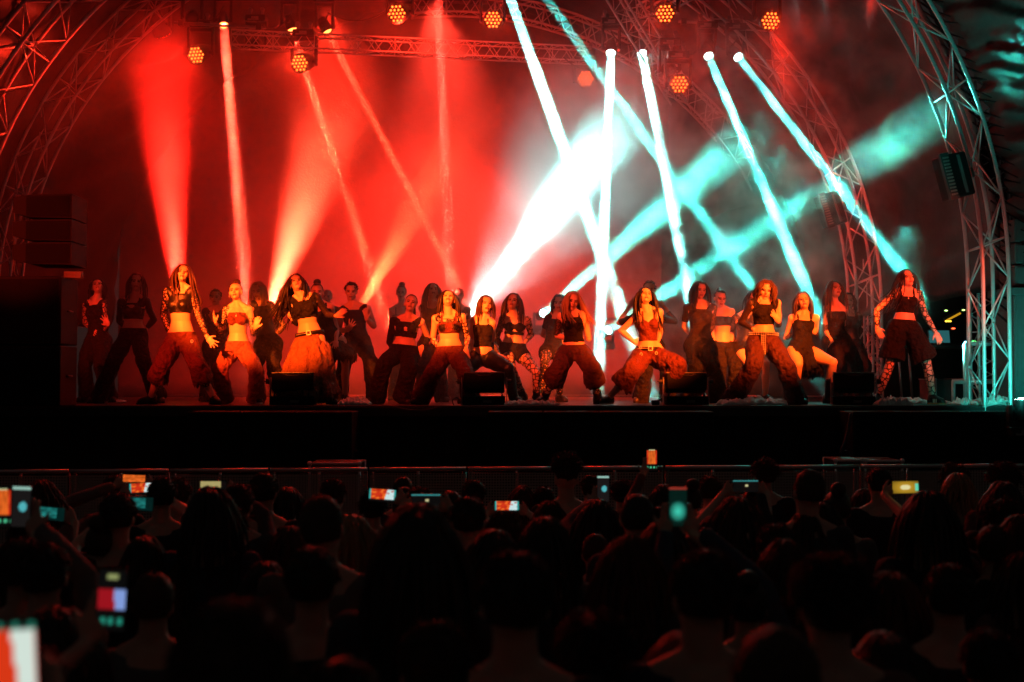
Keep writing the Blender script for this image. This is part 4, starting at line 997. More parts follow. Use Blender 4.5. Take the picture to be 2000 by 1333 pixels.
            for a, h in (((-.024, 0, 0), (.004, .004, .024)), ((.024, 0, 0), (.004, .004, .024)), ((0, 0, .024), (.027, .004, .004)), ((0, 0, -.024), (.027, .004, .004))): mb.box(q0+M2 @ V(a), h, M2)
            build('buckle', mb, METAL, be)
    if d.get('rings'):   # metal rings and eyelets on the trousers
        mb = MB()
        for (x, y) in d['rings']:
            c_ = W((x, y)); c_.y = D-.19
            mb.tube([c_+V((math.cos(a)*.014, 0, math.sin(a)*.018)) for a in [math.pi*2*q/10 for q in range(11)]], .0035, 5)
        build('metal_rings', mb, METAL, t, True)
    if d.get('choker'):
        mb = MB(); a = N.lerp(hb, .45); dn = (hb-N).normalized(); u, v = basis(dn); mb.rings([a-dn*.008, a+dn*.008], [u]*2, [v]*2, [.062*s]*2, [.062*s]*2, 16); build('choker', mb, BLACKG, t, True)
    if d.get('ear'):
        mb = MB()
        for x in (-1, 1): c_ = H+M @ V((x*.083, .0, -.05))*hs; mb.tube([c_+M @ V((0, math.cos(a)*.012, math.sin(a)*.016)) for a in [math.pi*2*q/10 for q in range(11)]], .003, 5)
        build('earring', mb, METAL, t, True)
    if d.get('necklace'):
        mb = MB(); c_ = PC+B_.up*B_.L*.80+fr*.112; mb.tube([N-B_.rs*.05+fr*.03, c_.lerp(N, .4)-B_.rs*.03+fr*.02, c_, c_.lerp(N, .4)+B_.rs*.03+fr*.02, N+B_.rs*.05+fr*.03], .0028, 5); mb.sph(c_-B_.up*.02, (.008, .006, .014)); build('necklace', mb, METAL, t, True)
    h = d.get('hair', ('long', .4, HAIRB)); hair(t, H, M, hs, h[0], h[1], h[2], h[3] if len(h) > 3 else (0, 0, 0), h[4] if len(h) > 4 else 70, i, False, h[5] if len(h) > 5 else .009, h[6] if len(h) > 6 else .004)
    return t
wideB = ('wide', BLACK)
DANCERS = [
 dict(c=1, d=17.8, h=(262, 262, 12, 30, -8), S=[(160, 410), (310, 400)], E=[(130, 560), (320, 620)], W=[(220, 620), (392, 585)], H=[None, (345, 500)], hp=((.2, .3), (.5, .1)), th=(1, -1), p=(262, 690), K=[(200, 930), (330, 930)], A=[(170, 1200), (370, 1200)],
  top=[('long_top', .0, .95, BLACK)], sl=[(0, 1.9, FISH), (0, 1.7, FISH)], bt=wideB, hair=('long', .25, HAIRB), lab='dancer leaning at the left speaker stack, head tipped back, palm raised at waist height'),
 dict(c=1, d=16.9, h=(588, 222, 14, 2, 4), S=[(462, 395), (668, 385)], E=[(412, 540), (706, 530)], W=[(490, 610), (640, 605)], hp=((.1, .8), (.1, .8)), wz=(.16, .16), p=(560, 655), K=[(440, 900), (690, 890)], A=[(265, 1210), (775, 1210)],
  top=[('crop_top', .42, .74, BLACKG), ('collar_band', .84, .97, BLACKG)], sl=[(0, 1.9, BLACKG), (0, 1.9, BLACKG)], bt=wideB, hair=('long', .34, HAIRR), lab='dancer in black cutout crop top and wide black trousers, arms bent, second from the left'),
 dict(c=1, d=15.6, s=1.04, h=(975, 152, 16, 18, 7), S=[(848, 305), (1062, 300)], E=[(790, 480), (1105, 500)], W=[(845, 650), (1185, 690)], H=[None, (1240, 745)], hp=((.1, .5), (.6, .05)), th=(1, -1), p=(965, 690), tw=-8, K=[(850, 920), (1140, 920)], A=[(705, 1205), (1235, 1210)], fx=(-.6, 0),
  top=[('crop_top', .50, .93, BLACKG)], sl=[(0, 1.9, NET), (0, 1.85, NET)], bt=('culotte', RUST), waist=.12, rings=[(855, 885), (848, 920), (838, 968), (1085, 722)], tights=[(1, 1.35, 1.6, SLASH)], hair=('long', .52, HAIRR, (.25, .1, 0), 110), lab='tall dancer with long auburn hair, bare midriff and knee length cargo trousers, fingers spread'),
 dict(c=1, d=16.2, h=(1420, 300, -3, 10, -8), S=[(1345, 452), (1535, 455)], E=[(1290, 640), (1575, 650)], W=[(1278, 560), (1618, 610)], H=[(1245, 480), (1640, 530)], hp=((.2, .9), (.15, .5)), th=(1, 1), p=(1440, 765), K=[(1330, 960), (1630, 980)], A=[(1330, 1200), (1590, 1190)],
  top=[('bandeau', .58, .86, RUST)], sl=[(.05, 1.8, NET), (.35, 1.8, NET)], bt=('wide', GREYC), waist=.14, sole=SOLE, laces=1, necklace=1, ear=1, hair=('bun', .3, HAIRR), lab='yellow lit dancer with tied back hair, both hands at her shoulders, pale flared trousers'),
 dict(c=1, d=19.2, h=(1252, 352, 0, 0, 0), S=[(1170, 470), (1335, 470)], E=[(1150, 600), (1350, 600)], W=[(1190, 700), (1310, 700)], p=(1250, 720), K=[(1200, 930), (1310, 930)], A=[(1190, 1150), (1320, 1150)], tan=1,
  top=[('shirt', -.1, .97, BLACK)], sl=[(0, 1.9, BLACK), (0, 1.9, BLACK)], bt=wideB, hair=('short', .02, HAIRB), lab='dim dancer far back in black, face just left of the yellow lit dancer'),
 dict(c=2, d=17.2, h=(107, 262, -10, -12, -6), S=[(70, 380), (215, 385)], E=[(50, 520), (330, 560)], W=[(110, 600), (225, 690)], H=[(130, 520), (215, 830)], hp=((.2, .5), (.2, .6)), p=(190, 690), K=[(120, 900), (270, 900)], A=[(100, 1150), (300, 1150)],
  top=[('long_top', .0, .95, BLACKG)], sl=[(0, 1.9, BLACKG), (0, 1.5, LACE)], bt=wideB, hair=('long', .3, HAIRY), lab='fair haired dancer looking past the raised arm of the dancer in the torn skirt'),
 dict(c=2, d=15.7, h=(440, 195, 10, 26, -10), S=[(392, 350), (612, 315)], E=[(425, 530), (692, 460)], W=[(312, 402), (795, 480)], H=[(275, 300), (860, 430)], hp=((.25, .4), (.1, .7)), th=(1, 1), p=(560, 665), hip=.1, K=[(440, 900), (700, 900)], A=[(360, 1190), (730, 1210)],
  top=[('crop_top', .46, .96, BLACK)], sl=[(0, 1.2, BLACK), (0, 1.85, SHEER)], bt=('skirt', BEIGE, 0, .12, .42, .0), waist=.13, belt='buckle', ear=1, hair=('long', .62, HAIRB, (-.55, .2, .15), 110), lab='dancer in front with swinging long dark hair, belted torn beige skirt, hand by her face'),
 dict(c=2, d=16.9, h=(618, 275, 8, 0, 0), S=[(560, 400), (735, 400)], E=[(540, 560), (790, 600)], W=[(600, 640), (800, 700)], p=(750, 690), K=[(720, 900), (868, 890)], A=[(700, 1190), (862, 1185)],
  top=[('dress', -.1, .82, BLACK)], bt=('skirt', BLACK, 0, .62, .30, .0), hair=('bun', .2, HAIRB), sole=BLACK, lab='dancer half hidden behind the torn beige skirt, one bare leg showing'),
 dict(c=2, d=20.4, h=(705, 315, 0, 0, 0), S=[(640, 425), (775, 425)], E=[(620, 540), (790, 540)], W=[(650, 640), (770, 640)], p=(708, 680), K=[(680, 850), (740, 850)], A=[(670, 1100), (750, 1100)],
  top=[('shirt', -.1, .97, BLACK)], sl=[(0, .5, BLACK), (0, .5, BLACK)], bt=wideB, hair=('bald', .0, SKIN), lab='blurred close cropped dancer far back in the smoke, left of the man'),
 dict(c=2, d=17.6, man=1, s=1.05, h=(915, 268, 3, -6, 0), hs=1.02, S=[(835, 425), (1050, 412)], E=[(800, 610), (1098, 560)], W=[(905, 605), (1050, 500)], H=[(965, 500), (1040, 430)], hp=((.6, .05), (.1, .9)), th=(-1, 1), p=(960, 700), K=[(880, 900), (1100, 880)], A=[(800, 1160), (1120, 1160)],
  top=[('sleeveless_shirt', -.05, .97, BLACK)], bt=wideB, hair=('flat', .03, HAIRB), lab='man in a sleeveless black shirt holding one spread hand in front of his chest'),
 dict(c=2, d=16.5, h=(1432, 372, 4, 14, 10), S=[(1285, 525), (1520, 530)], E=[(1240, 700), (1575, 660)], W=[(1345, 835), (1530, 745)], H=[(1375, 900), (1490, 830)], hp=((.3, .2), (.3, .2)), p=(1375, 770), K=[(1215, 900), (1430, 930)], A=[(1130, 1200), (1360, 1190)],
  top=[('cutout_top', .40, .60, BLACK), ('yoke', .74, .97, BLACK)], sl=[(0, 1.9, BLACK), (1.2, 1.95, BLACK)], bt=('wide', BLACK, .01), hair=('pony', .4, HAIRR), fat=1.1, lab='crouching dancer in a black top with a round chest cutout, right of the man'),
 dict(c=2, d=18.0, h=(1622, 265, 14, 22, 6), S=[(1530, 410), (1705, 400)], E=[(1560, 560), (1720, 560)], W=[(1590, 660), (1690, 650)], p=(1610, 700), K=[(1560, 900), (1680, 900)], A=[(1530, 1150), (1700, 1150)],
  top=[('dress', -.1, .95, CHAR)], bt=wideB, hair=('long', .45, HAIRW), lab='smiling long haired dancer with closed eyes, head tipped back in the red smoke'),
 dict(c=2, d=20.3, h=(1350, 280, 0, 0, 0), S=[(1265, 430), (1430, 430)], E=[(1250, 560), (1450, 560)], W=[(1290, 660), (1400, 660)], p=(1350, 700), K=[(1310, 880), (1390, 880)], A=[(1300, 1120), (1400, 1120)],
  top=[('tank_top', -.1, .8, CHAR)], bt=wideB, hair=('bun', .3, HAIRW), lab='faint dancer far back in the smoke behind the crouching dancer with the cutout'),
 dict(c=3, d=15.8, h=(866, 222, 4, 34, 4), S=[(745, 410), (1000, 395)], E=[(712, 600), (1052, 590)], W=[(815, 735), (1040, 705)], H=[(830, 790), (1050, 790)], hp=((.1, .5), (.2, .4)), p=(885, 725), K=[(735, 930), (1050, 950)], A=[(600, 1220), (1090, 1220)],
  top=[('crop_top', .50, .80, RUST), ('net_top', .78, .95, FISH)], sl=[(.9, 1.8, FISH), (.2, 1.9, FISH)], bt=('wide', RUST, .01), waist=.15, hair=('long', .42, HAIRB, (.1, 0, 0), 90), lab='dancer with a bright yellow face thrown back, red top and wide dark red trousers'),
 dict(c=3, d=20.0, h=(965, 190, 0, 5, 0), S=[(890, 330), (1050, 330)], E=[(880, 460), (1060, 460)], W=[(920, 560), (1030, 560)], p=(970, 640), K=[(930, 850), (1010, 850)], A=[(920, 1120), (1020, 1120)],
  top=[('shirt', -.1, .97, CHAR)], sl=[(0, .5, CHAR), (0, .5, CHAR)], bt=wideB, hair=('short', .02, HAIRW), lab='very faint dancer in the smoke behind the yellow faced dancer'),
 dict(c=3, d=16.3, h=(1228, 275, 16, 8, 6), S=[(1115, 425), (1290, 455)], E=[(1088, 600), (1290, 640)], W=[(1115, 745), (1360, 770)], H=[(1120, 790), (1400, 790)], hp=((.1, .5), (.1, .8)), p=(1200, 760), hip=-.1, K=[(1060, 900), (1440, 890)], A=[(1040, 1190), (1500, 1200)],
  top=[('tank_top', .22, .84, BLACK)], sl=[None, (1.0, 1.85, LACE)], bt=('slim', BLACKG, .01), waist=.02, boot=1.4, sole=BLACK, hair=('long', .27, HAIRR), lab='dancer with wavy shoulder length hair in a black tank top above the second monitor'),
 dict(c=3, d=17.0, h=(1490, 248, -8, 16, 8), S=[(1395, 412), (1630, 425)], E=[(1330, 590), (1668, 560)], W=[(1400, 710), (1600, 640)], H=[(1450, 730), (1560, 680)], hp=((.1, .4), (.2, .5)), p=(1490, 690), K=[(1480, 900), (1715, 930)], A=[(1590, 1190), (1720, 1190)],
  top=[('bikini_top', .60, .76, BLACK), ('wrap_straps', .42, .52, BLACK)], sl=[(0, 1.8, LACE), (0, 1.9, FISH)], bt=('mini', BLACK), tights=[(1, .3, 1.9, FISH), (0, .3, 1.9, FISH)], boot=1.75, hair=('long', .48, HAIRW), lab='dancer with long straight hair and net tights, hand on her hip, left of the blonde'),
 dict(c=4, d=17.8, h=(455, 262, -10, 0, 0), S=[(352, 400), (480, 410)], E=[(300, 560), (510, 520)], W=[(440, 640), (470, 380)], H=[(480, 640), (405, 330)], hp=((.1, .5), (.1, .9)), p=(395, 700), K=[(310, 830), (450, 860)], A=[(290, 1150), (460, 1150)],
  top=[('t_shirt', -.1, .97, BLACK)], sl=[(0, .6, BLACK), (1.0, 1.98, BLACK)], bt=('mini', BLACK), tights=[(0, .3, 1.9, SLASH), (1, .3, 1.9, SLASH)], hair=('long', .2, HAIRB), lab='dancer in a black T-shirt hidden behind the blonde, bare forearm across her front'),
 dict(c=4, d=15.9, h=(582, 238, 8, -10, 10), S=[(472, 385), (700, 390)], E=[(440, 570), (742, 600)], W=[(580, 600), (690, 440)], H=[(665, 590), (680, 380)], hp=((.1, .6), (.1, 1.0)), th=(1, -1), p=(598, 705), K=[(440, 900), (760, 900)], A=[(310, 1200), (830, 1215)],
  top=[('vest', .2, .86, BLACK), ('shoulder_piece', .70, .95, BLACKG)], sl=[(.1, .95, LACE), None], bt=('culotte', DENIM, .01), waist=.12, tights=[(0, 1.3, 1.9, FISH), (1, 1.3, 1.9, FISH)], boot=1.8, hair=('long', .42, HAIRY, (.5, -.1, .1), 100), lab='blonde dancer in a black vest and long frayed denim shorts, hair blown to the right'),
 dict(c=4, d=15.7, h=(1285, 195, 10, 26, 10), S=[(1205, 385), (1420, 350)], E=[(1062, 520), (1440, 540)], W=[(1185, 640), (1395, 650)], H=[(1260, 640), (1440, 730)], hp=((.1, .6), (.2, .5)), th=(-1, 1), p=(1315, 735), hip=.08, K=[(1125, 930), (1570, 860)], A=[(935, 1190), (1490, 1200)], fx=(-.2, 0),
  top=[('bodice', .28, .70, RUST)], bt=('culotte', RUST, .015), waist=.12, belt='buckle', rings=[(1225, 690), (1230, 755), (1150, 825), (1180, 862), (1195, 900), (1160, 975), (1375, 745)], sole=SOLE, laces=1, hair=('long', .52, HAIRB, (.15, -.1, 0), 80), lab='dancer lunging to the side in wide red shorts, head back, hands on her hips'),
 dict(c=4, d=17.2, h=(1325, 135, -10, 0, 0), S=[(1180, 400), (1450, 410)], E=[(1045, 440), (1590, 430)], W=[(1150, 270), (1470, 270)], H=[(1200, 210), (1400, 235)], hp=((.1, .7), (.1, .7)), p=(1340, 700), K=[(1270, 900), (1470, 900)], A=[(1240, 1190), (1500, 1190)],
  top=[('t_shirt', -.05, .97, BLACK)], sl=[(0, .9, BLACK), (0, 1.6, LACE)], bt=wideB, hair=('short', .02, HAIRB), lab='dancer behind the lunging one with both elbows out and hands behind the head'),
 dict(c=5, d=17.1, h=(402, 215, 12, -8, 4), S=[(290, 375), (520, 375)], E=[(268, 540), (525, 540)], W=[(375, 665), (440, 660)], H=[(430, 700), (420, 720)], hp=((.1, .6), (.1, .5)), p=(400, 690), K=[(350, 900), (480, 900)], A=[(310, 1190), (570, 1200)],
  top=[('slashed_shirt', -.15, .97, CHAR)], sl=[(0, .7, CHAR), (0, 1.6, LACE)], bt=('wide', BLACK, .02), sole=SOLE, hair=('long', .42, HAIRB), lab='dancer in a slashed black shirt standing in the teal beam behind the third monitor'),
 dict(c=5, d=17.6, h=(580, 295, 14, -10, 8), S=[(535, 420), (682, 410)], E=[(520, 600), (702, 590)], W=[(500, 700), (668, 720)], H=[None, (655, 830)], hp=((.1, .5), (.5, .05)), p=(600, 700), K=[(550, 900), (690, 900)], A=[(540, 1170), (720, 1170)],
  top=[('sports_bra', .52, .80, BLACK)], bt=wideB, waist=.05, hair=('pony', .3, HAIRB), lab='dancer with a high ponytail, black sports bra and hand spread on her thigh'),
 dict(c=5, d=15.6, h=(990, 215, -4, -14, 9), S=[(862, 335), (1092, 335)], E=[(792, 500), (1125, 520)], W=[(885, 575), (1085, 500)], H=[(975, 560), (1035, 410)], hp=((.1, .4), (.35, .1)), th=(1, 1), p=(970, 655), K=[(850, 900), (1120, 880)], A=[(690, 1205), (1270, 1220)],
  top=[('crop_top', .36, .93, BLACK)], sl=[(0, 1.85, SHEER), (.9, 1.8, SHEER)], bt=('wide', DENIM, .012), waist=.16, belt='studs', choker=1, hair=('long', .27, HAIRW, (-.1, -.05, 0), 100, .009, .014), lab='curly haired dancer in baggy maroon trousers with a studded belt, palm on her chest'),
 dict(c=5, d=17.5, h=(880, 300, 0, 0, 0), S=[(720, 470), (890, 460)], E=[(700, 600), (900, 600)], W=[(740, 700), (860, 700)], p=(810, 720), K=[(800, 880), (960, 880)], A=[(790, 1160), (985, 1165)], laces=1,
  top=[('lace_top', -.1, .9, BLACKG)], sl=[(0, 1.8, LACE), (0, 1.8, LACE)], bt=('mini', BLACK), hair=('long', .3, HAIRB), lab='dancer almost hidden behind the maroon trousers, one bare leg and laced shoe visible'),
 dict(c=5, d=16.3, h=(1328, 318, -6, 16, -6), S=[(1225, 470), (1440, 470)], E=[(1190, 640), (1470, 610)], W=[(1300, 585), (1425, 600)], H=[(1370, 520), (1395, 540)], hp=((.15, .4), (.15, .4)), p=(1310, 735), K=[(1240, 880), (1545, 870)], A=[(1240, 1190), (1550, 1200)], lf=1.12, fat=1.1,
  top=[('dress', .0, .84, BLACK)], sl=[(1.05, 1.95, LACE), (1.05, 1.95, LACE)], bt=('skirt', BLACK, 0, .42, .20, .0), boot=1.5, hair=('long', .34, HAIRR), lab='dancer in a short black dress with lace gloves crouching with bare knees apart'),
 dict(c=5, d=17.0, h=(1610, 215, 22, 16, 6), S=[(1540, 380), (1695, 395)], E=[(1525, 570), (1712, 560)], W=[(1568, 690), (1722, 690)], H=[(1580, 770), (1725, 790)], hp=((.1, .7), (.4, .1)), p=(1625, 650), K=[(1620, 900), (1760, 880)], A=[(1640, 1170), (1840, 1170)],
  top=[('draped_top', .1, .84, BLACK)], sl=[(.75, 1.2, SHEER), (.8, 1.85, SHEER)], bt=('slim', BLACK, .012), hair=('long', .5, HAIRW), lab='dancer with long brown hair in a deep cut black top, chin raised to the right'),
 dict(c=5, d=18.0, h=(1728, 318, -4, 4, 0), S=[(1680, 450), (1820, 450)], E=[(1660, 600), (1845, 600)], W=[(1700, 740), (1770, 760)], H=[None, (1765, 810)], p=(1750, 700), K=[(1730, 900), (1830, 900)], A=[(1720, 1140), (1860, 1140)],
  top=[('jacket', -.1, .97, BLACKG)], sl=[(0, 1.9, BLACKG), (0, 1.9, BLACKG)], bt=wideB, hair=('long', .3, HAIRB), lab='dark haired dancer with an open mouth peering out in front of the small tower'),
 dict(c=6, d=15.7, s=1.02, h=(688, 180, 16, 12, -4), S=[(592, 295), (782, 300)], E=[(452, 430), (850, 470)], W=[(440, 580), (925, 610)], H=[(480, 650), (960, 690)], hp=((.15, .8), (.15, .7)), th=(-1, 1), p=(668, 545), K=[(560, 850), (850, 850)], A=[(460, 1100), (900, 1140)],
  top=[('crop_top', .34, .82, BLACK)], sl=[(.05, 1.9, FISH), (.05, 1.9, FISH)], bt=('shorts', BLACK, .01), waist=.14, tights=[(0, .7, 1.95, FISH), (1, .7, 1.95, FISH)], sole=SOLEO, stripes=1, necklace=1, ear=1, hair=('long', .66, HAIRB, (-.6, .1, .2), 55, .006), lab='dancer at the far right in a black crop top, baggy black shorts and striped sneakers'),
]
for i, d in enumerate(DANCERS): dancer(i, d)

# ------------------------------------------------------------------ audience seen from behind
SHIRTS = [mat('shirt_%d' % k, c, .85, bump=.3, bscale=50) for k, c in enumerate(((.02, .02, .022), (.05, .05, .055), (.03, .02, .02), (.12, .11, .10), (.04, .05, .08), (.16, .07, .06)))]
CHAIR = [mat('crowd_hair_dark', (.022, .015, .012), .55, spec=.5), mat('crowd_hair_brown', (.06, .038, .025), .65, spec=.3), mat('crowd_hair_auburn', (.07, .03, .018), .65, spec=.3)]
TROUS = mat('trousers_dark', (.03, .03, .035), .85)
def spectator(i, px, py, w, style, arms=None, bare=False, shoulder=None, turn=0):
    hw = {'long': .215, 'bald': .165, 'short': .18, 'curly': .215, 'bun': .19, 'pony': .19, 'flat': .175, 'fuzzy': .25, 'bob': .21}[style]
    d = max(1.75, min(9.6, hw*F/w)); top = P(px, py, d); s = max(.84, min(1.12, top.z/1.72)); rng = random.Random(500+i)
    H = V((top.x, top.y, top.z-.125*s)); M = rot_from(180+turn+rng.uniform(-10, 10), rng.uniform(0, 8), rng.uniform(-5, 5))
    rows = 'beside the barrier' if d > 7.2 else 'in the second rows' if d > 5.2 else 'in the middle rows' if d > 3.7 else 'close to the camera'
    t = thing('person', 'x', 'person', (H.x, H.y, 0), 'spectators standing in front of the stage')
    N = H+V((0, -.01, -.195*s)); LSh = N+V((-.185*s, 0, -.035)); RSh = N+V((.185*s, 0, -.035)); PC = V((H.x+rng.uniform(-.02, .02), H.y, max(.7, N.z-.50*s)))
    B_ = Body(); B_.s = s; B_.fat = 1.15; B_.p = PC; B_.up = (N-PC).normalized(); B_.L = (N-PC).length; B_.rs = V((-1, 0, 0)); B_.rp = V((-1, 0, 0)); B_.sw = 1.08
    mb = MB(); torso_rings(mb, B_, -.24, 1.04, 0, 16); head_shape(mb, M, H, s); mb.limb(N-V((0, 0, .05)), .06*s, H-V((0, 0, .06)), .056*s)
    joints = []
    for k, Sh in ((-1, LSh), (1, RSh)):
        mb.sph(Sh, .056*s, None, 12, 8); mb.limb(N-V((0, 0, .03)), .05*s, Sh, .052*s); mb.limb(N+V((0, 0, .05)), .04*s, Sh+V((0, 0, -.01)), .045*s)
        tgt = None
        if arms: tgt = arms.get(k)
        if tgt is not None:
            wv = tgt; mid = (Sh+wv)/2; L = (wv-Sh).length; drop = math.sqrt(max(.0, .28**2-min(.28, L/2)**2)); e = mid+V((k*(.10+drop*.3), -.02, -drop*.8)); dr = V((-k*.25, .25, 1)) if arms.get('p') else V((-k*.9, .15, .35))
            arm_limb(mb, Sh, e, wv-dr.normalized()*.055, s, 0, 0, 2); hand(mb, wv-dr.normalized()*.055, dr, V((0, -1, .0)), k, s, .08, .55)
        else:
            e = Sh+V((k*.06, .02, -.29*s)); wv = e+V((-k*.03, .12, -.22*s)); arm_limb(mb, Sh, e, wv, s, 0, 0, 2); hand(mb, wv, wv-e, V((-k, 0, 0)), 1, s, .1, .4)
        joints.append((Sh, e, wv))
    hips = [PC+V((k*.09, 0, -.03)) for k in (-1, 1)]; an = [V((PC.x+k*.13, PC.y, .085)) for k in (-1, 1)]; kn = [h.lerp(a, .5)+V((0, .02, 0)) for h, a in zip(hips, an)]
    for k in range(2): leg_limb(mb, hips[k], kn[k], an[k], s, n=8, seg=10); mb.sph(an[k]+V((0, .06, -.04)), (.045, .125, .042))
    remesh('body', mb, SKIN, t, .0095 if arms else .013)
    mb = MB(); torso_rings(mb, B_, -.2, .93, .016, 10)
    for Sh, e, wv in joints:
        q = 1.8 if arms and i % 3 else rng.choice((.75, .75, 1.85)); mb.limb(N-V((0, 0, .05)), .055*s, Sh, .064*s); arm_limb(mb, Sh, e, wv, s, .014, 0, q)
    remesh('shirt', mb, SHIRTS[i % 6] if not shoulder else SHIRTS[3], t, .016, folds(.007, 7, 5, i))
    mb = MB(); torso_rings(mb, B_, -.24, .02, .02, 4)
    for k in range(2): leg_limb(mb, hips[k], kn[k], an[k], s, .012, 0, 1.95, n=8, seg=12)
    remesh('trousers', mb, TROUS, t, .02, folds(.006, 8, 3, i))
    near = 2.0 if d < 4 else 1.3 if d < 6 else 1
    hm = CHAIR[(0, 1, 0, 2, 0)[i % 5]]
    if style in ('bald',): hair(t, H, M, s, 'short', .012, CHAIR[i % 2], n=60, seed=i, back=True, thick=.003)
    elif style == 'short': hair(t, H, M, s*1.03, 'short', .018, hm, n=int(260*near), seed=i, back=True, thick=.0038)
    elif style == 'flat': hair(t, H+V((0, 0, .03)), M, s*1.0, 'flat', .06, hm, n=420, seed=i, back=True, thick=.004)
    elif style == 'curly': hair(t, H, M, s*1.10, 'curly', .05, hm, n=int(420*near), seed=i, back=True, thick=.0035)
    elif style == 'fuzzy': hair(t, H, M, s*1.16, 'long', .55, hm, n=int(150*near), seed=i, back=True, thick=.006, curl=.012)
    elif style == 'bun': hair(t, H, M, s*1.04, 'bun', .2, hm, n=30, seed=i, back=True)
    elif style == 'pony': hair(t, H, M, s*1.04, 'pony', .3, hm, n=60, seed=i, back=True, thick=.006)
    else: hair(t, H, M, s*1.07, 'long', .26 if style == 'bob' else rng.uniform(.40, .55), HAIRY if style == 'bob' or shoulder == 'blond' else hm, n=int(120*near), seed=i, back=True, thick=.0065, curl=.003)
    return t, H, d, rows, style
CROWD = [(224, 929, 50, 'short'), (348, 934, 55, 'short'), (232, 964, 72, 'short'), (82, 943, 78, 'fuzzy'), (415, 954, 90, 'long'), (447, 1000, 86, 'curly'), (199, 1023, 76, 'bun'), (285, 1050, 90, 'long'), (120, 1090, 60, 'long'),
 (300, 1117, 92, 'bald'), (40, 1042, 66, 'long'), (7, 1100, 84, 'long'), (517, 925, 58, 'short'), (652, 937, 55, 'short'), (563, 953, 62, 'long'), (631, 967, 84, 'bald'), (787, 931, 44, 'bald'), (730, 966, 62, 'curly'),
 (880, 959, 55, 'bald'), (925, 939, 52, 'short'), (790, 967, 60, 'bun'), (684, 1007, 98, 'long'), (705, 1038, 78, 'short'), (568, 1030, 88, 'long'), (610, 1073, 108, 'short'), (815, 990, 142, 'long'), (450, 1176, 215, 'short'), (668, 1290, 170, 'short'),
 (1020, 950, 52, 'long'), (1063, 952, 46, 'short'), (1106, 899, 52, 'flat'), (1154, 929, 46, 'short'), (1216, 943, 54, 'curly'), (1073, 980, 68, 'long'), (1244, 965, 68, 'bald'), (1297, 948, 56, 'long'), (1347, 948, 56, 'bun'), (1166, 977, 76, 'long'),
 (985, 1002, 78, 'short'), (1066, 1012, 98, 'long'), (964, 1037, 102, 'long'), (1162, 1043, 62, 'bald'), (1294, 1021, 96, 'long'), (1228, 1050, 116, 'long'), (1006, 1080, 142, 'short'), (1166, 1204, 158, 'curly'), (1387, 931, 50, 'short'), (1287, 990, 52, 'short'),
 (1493, 900, 52, 'curly'), (1578, 918, 60, 'bald'), (1715, 915, 50, 'short'), (1862, 910, 58, 'curly'), (1871, 927, 62, 'bob'), (1958, 907, 66, 'curly'), (1958, 943, 72, 'long'), (1470, 957, 58, 'bun'), (1438, 977, 96, 'fuzzy'), (1635, 960, 64, 'bun'),
 (1687, 956, 52, 'long'), (1605, 980, 76, 'long'), (1811, 963, 92, 'long'), (1573, 1002, 78, 'long'), (1516, 1025, 82, 'short'), (1531, 1057, 104, 'long'), (1371, 1078, 130, 'short'), (1619, 1096, 156, 'curly'), (1956, 980, 78, 'curly'), (1940, 1026, 72, 'bald'),
 (1994, 1008, 94, 'long'), (1508, 1222, 168, 'bald'), (1928, 1232, 120, 'short'), (1998, 1082, 98, 'long'), (1390, 1012, 74, 'long'), (1740, 1120, 118, 'long'), (1852, 1104, 104, 'short'), (115, 1190, 150, 'long'), (850, 1215, 150, 'short'), (1330, 1238, 150, 'long'), (60, 1262, 150, 'short'), (1728, 1240, 150, 'long'), (520, 1100, 100, 'long'), (885, 1108, 96, 'short'), (1460, 1130, 100, 'bun'), (370, 1090, 90, 'long')]
# phones: pixel centre, distance, portrait?, roll, picture on the screen, holder, hands
PHONES = [(262, 938, 8.6, 0, 2, 'warm', 0, 'b', 'thin landscape phone with an orange picture, held above the others on the left'),
 (277, 955, 7.9, 0, -3, 'stage', 2, 'b', 'landscape phone showing a red and white stage picture on the left'),
 (271, 984, 6.6, 0, 3, 'teal', 6, 'l', 'phone with a dim teal picture just under the red and white one'),
 (417, 952, 7.4, 0, 0, 'pale', 4, 'r', 'phone with a small pale yellow strip above a long haired head'),
 (4, 990, 4.9, 1, 0, 'warmp', 10, 'l', 'upright phone with a red picture cut by the left edge'),
 (42, 990, 4.8, 1, 2, 'tealp', 3, 'r', 'upright dark phone with a small teal spot next to the left edge'),
 (98, 1003, 6.6, 0, 6, 'teal', 8, 'r', 'tilted phone with a grey teal picture near the left edge'),
 (747, 968, 7.2, 0, 4, 'stage', 20, 'r', 'phone mostly hidden by curly hair, showing red and teal'),
 (832, 979, 6.6, 0, 0, 'dark', 25, 'b', 'dark phone with one small bright menu mark, left of the cropped head'),
 (990, 990, 8.0, 0, 0, 'stage', 38, 'b', 'landscape phone with a bright orange and white stage picture at the centre'),
 (1178, 955, 7.6, 1, 0, 'tealp', 37, 'l', 'upright phone with a pale teal top edge right of the flat topped head'),
 (1273, 898, 8.9, 1, 0, 'warmp', 35, 'l', 'phone held highest of all, with an orange picture above the barrier'),
 (1324, 990, 5.0, 1, 0, 'tealb', 72, 'b', 'upright phone with a glowing teal green blob on the screen'),
 (1456, 950, 7.6, 0, 0, 'dark', 56, 'b', 'flat held dark phone with a teal upper edge'),
 (1768, 952, 7.4, 0, -1, 'amber', 60, 'l', 'landscape phone with a bright yellow picture on the right'),
 (219, 1172, 3.2, 1, 3, 'port', 7, 'l', 'blurred upright phone showing red and blue with round green buttons'),
 (28, 1318, 1.85, 1, -3, 'big', 78, 'r', 'large blurred phone with red and white light in the lower left corner'),
 (1397, 1312, 3.6, 0, 0, 'warmd', 69, 'l', 'blurred phone with an orange picture and two pale dots at the bottom edge')]
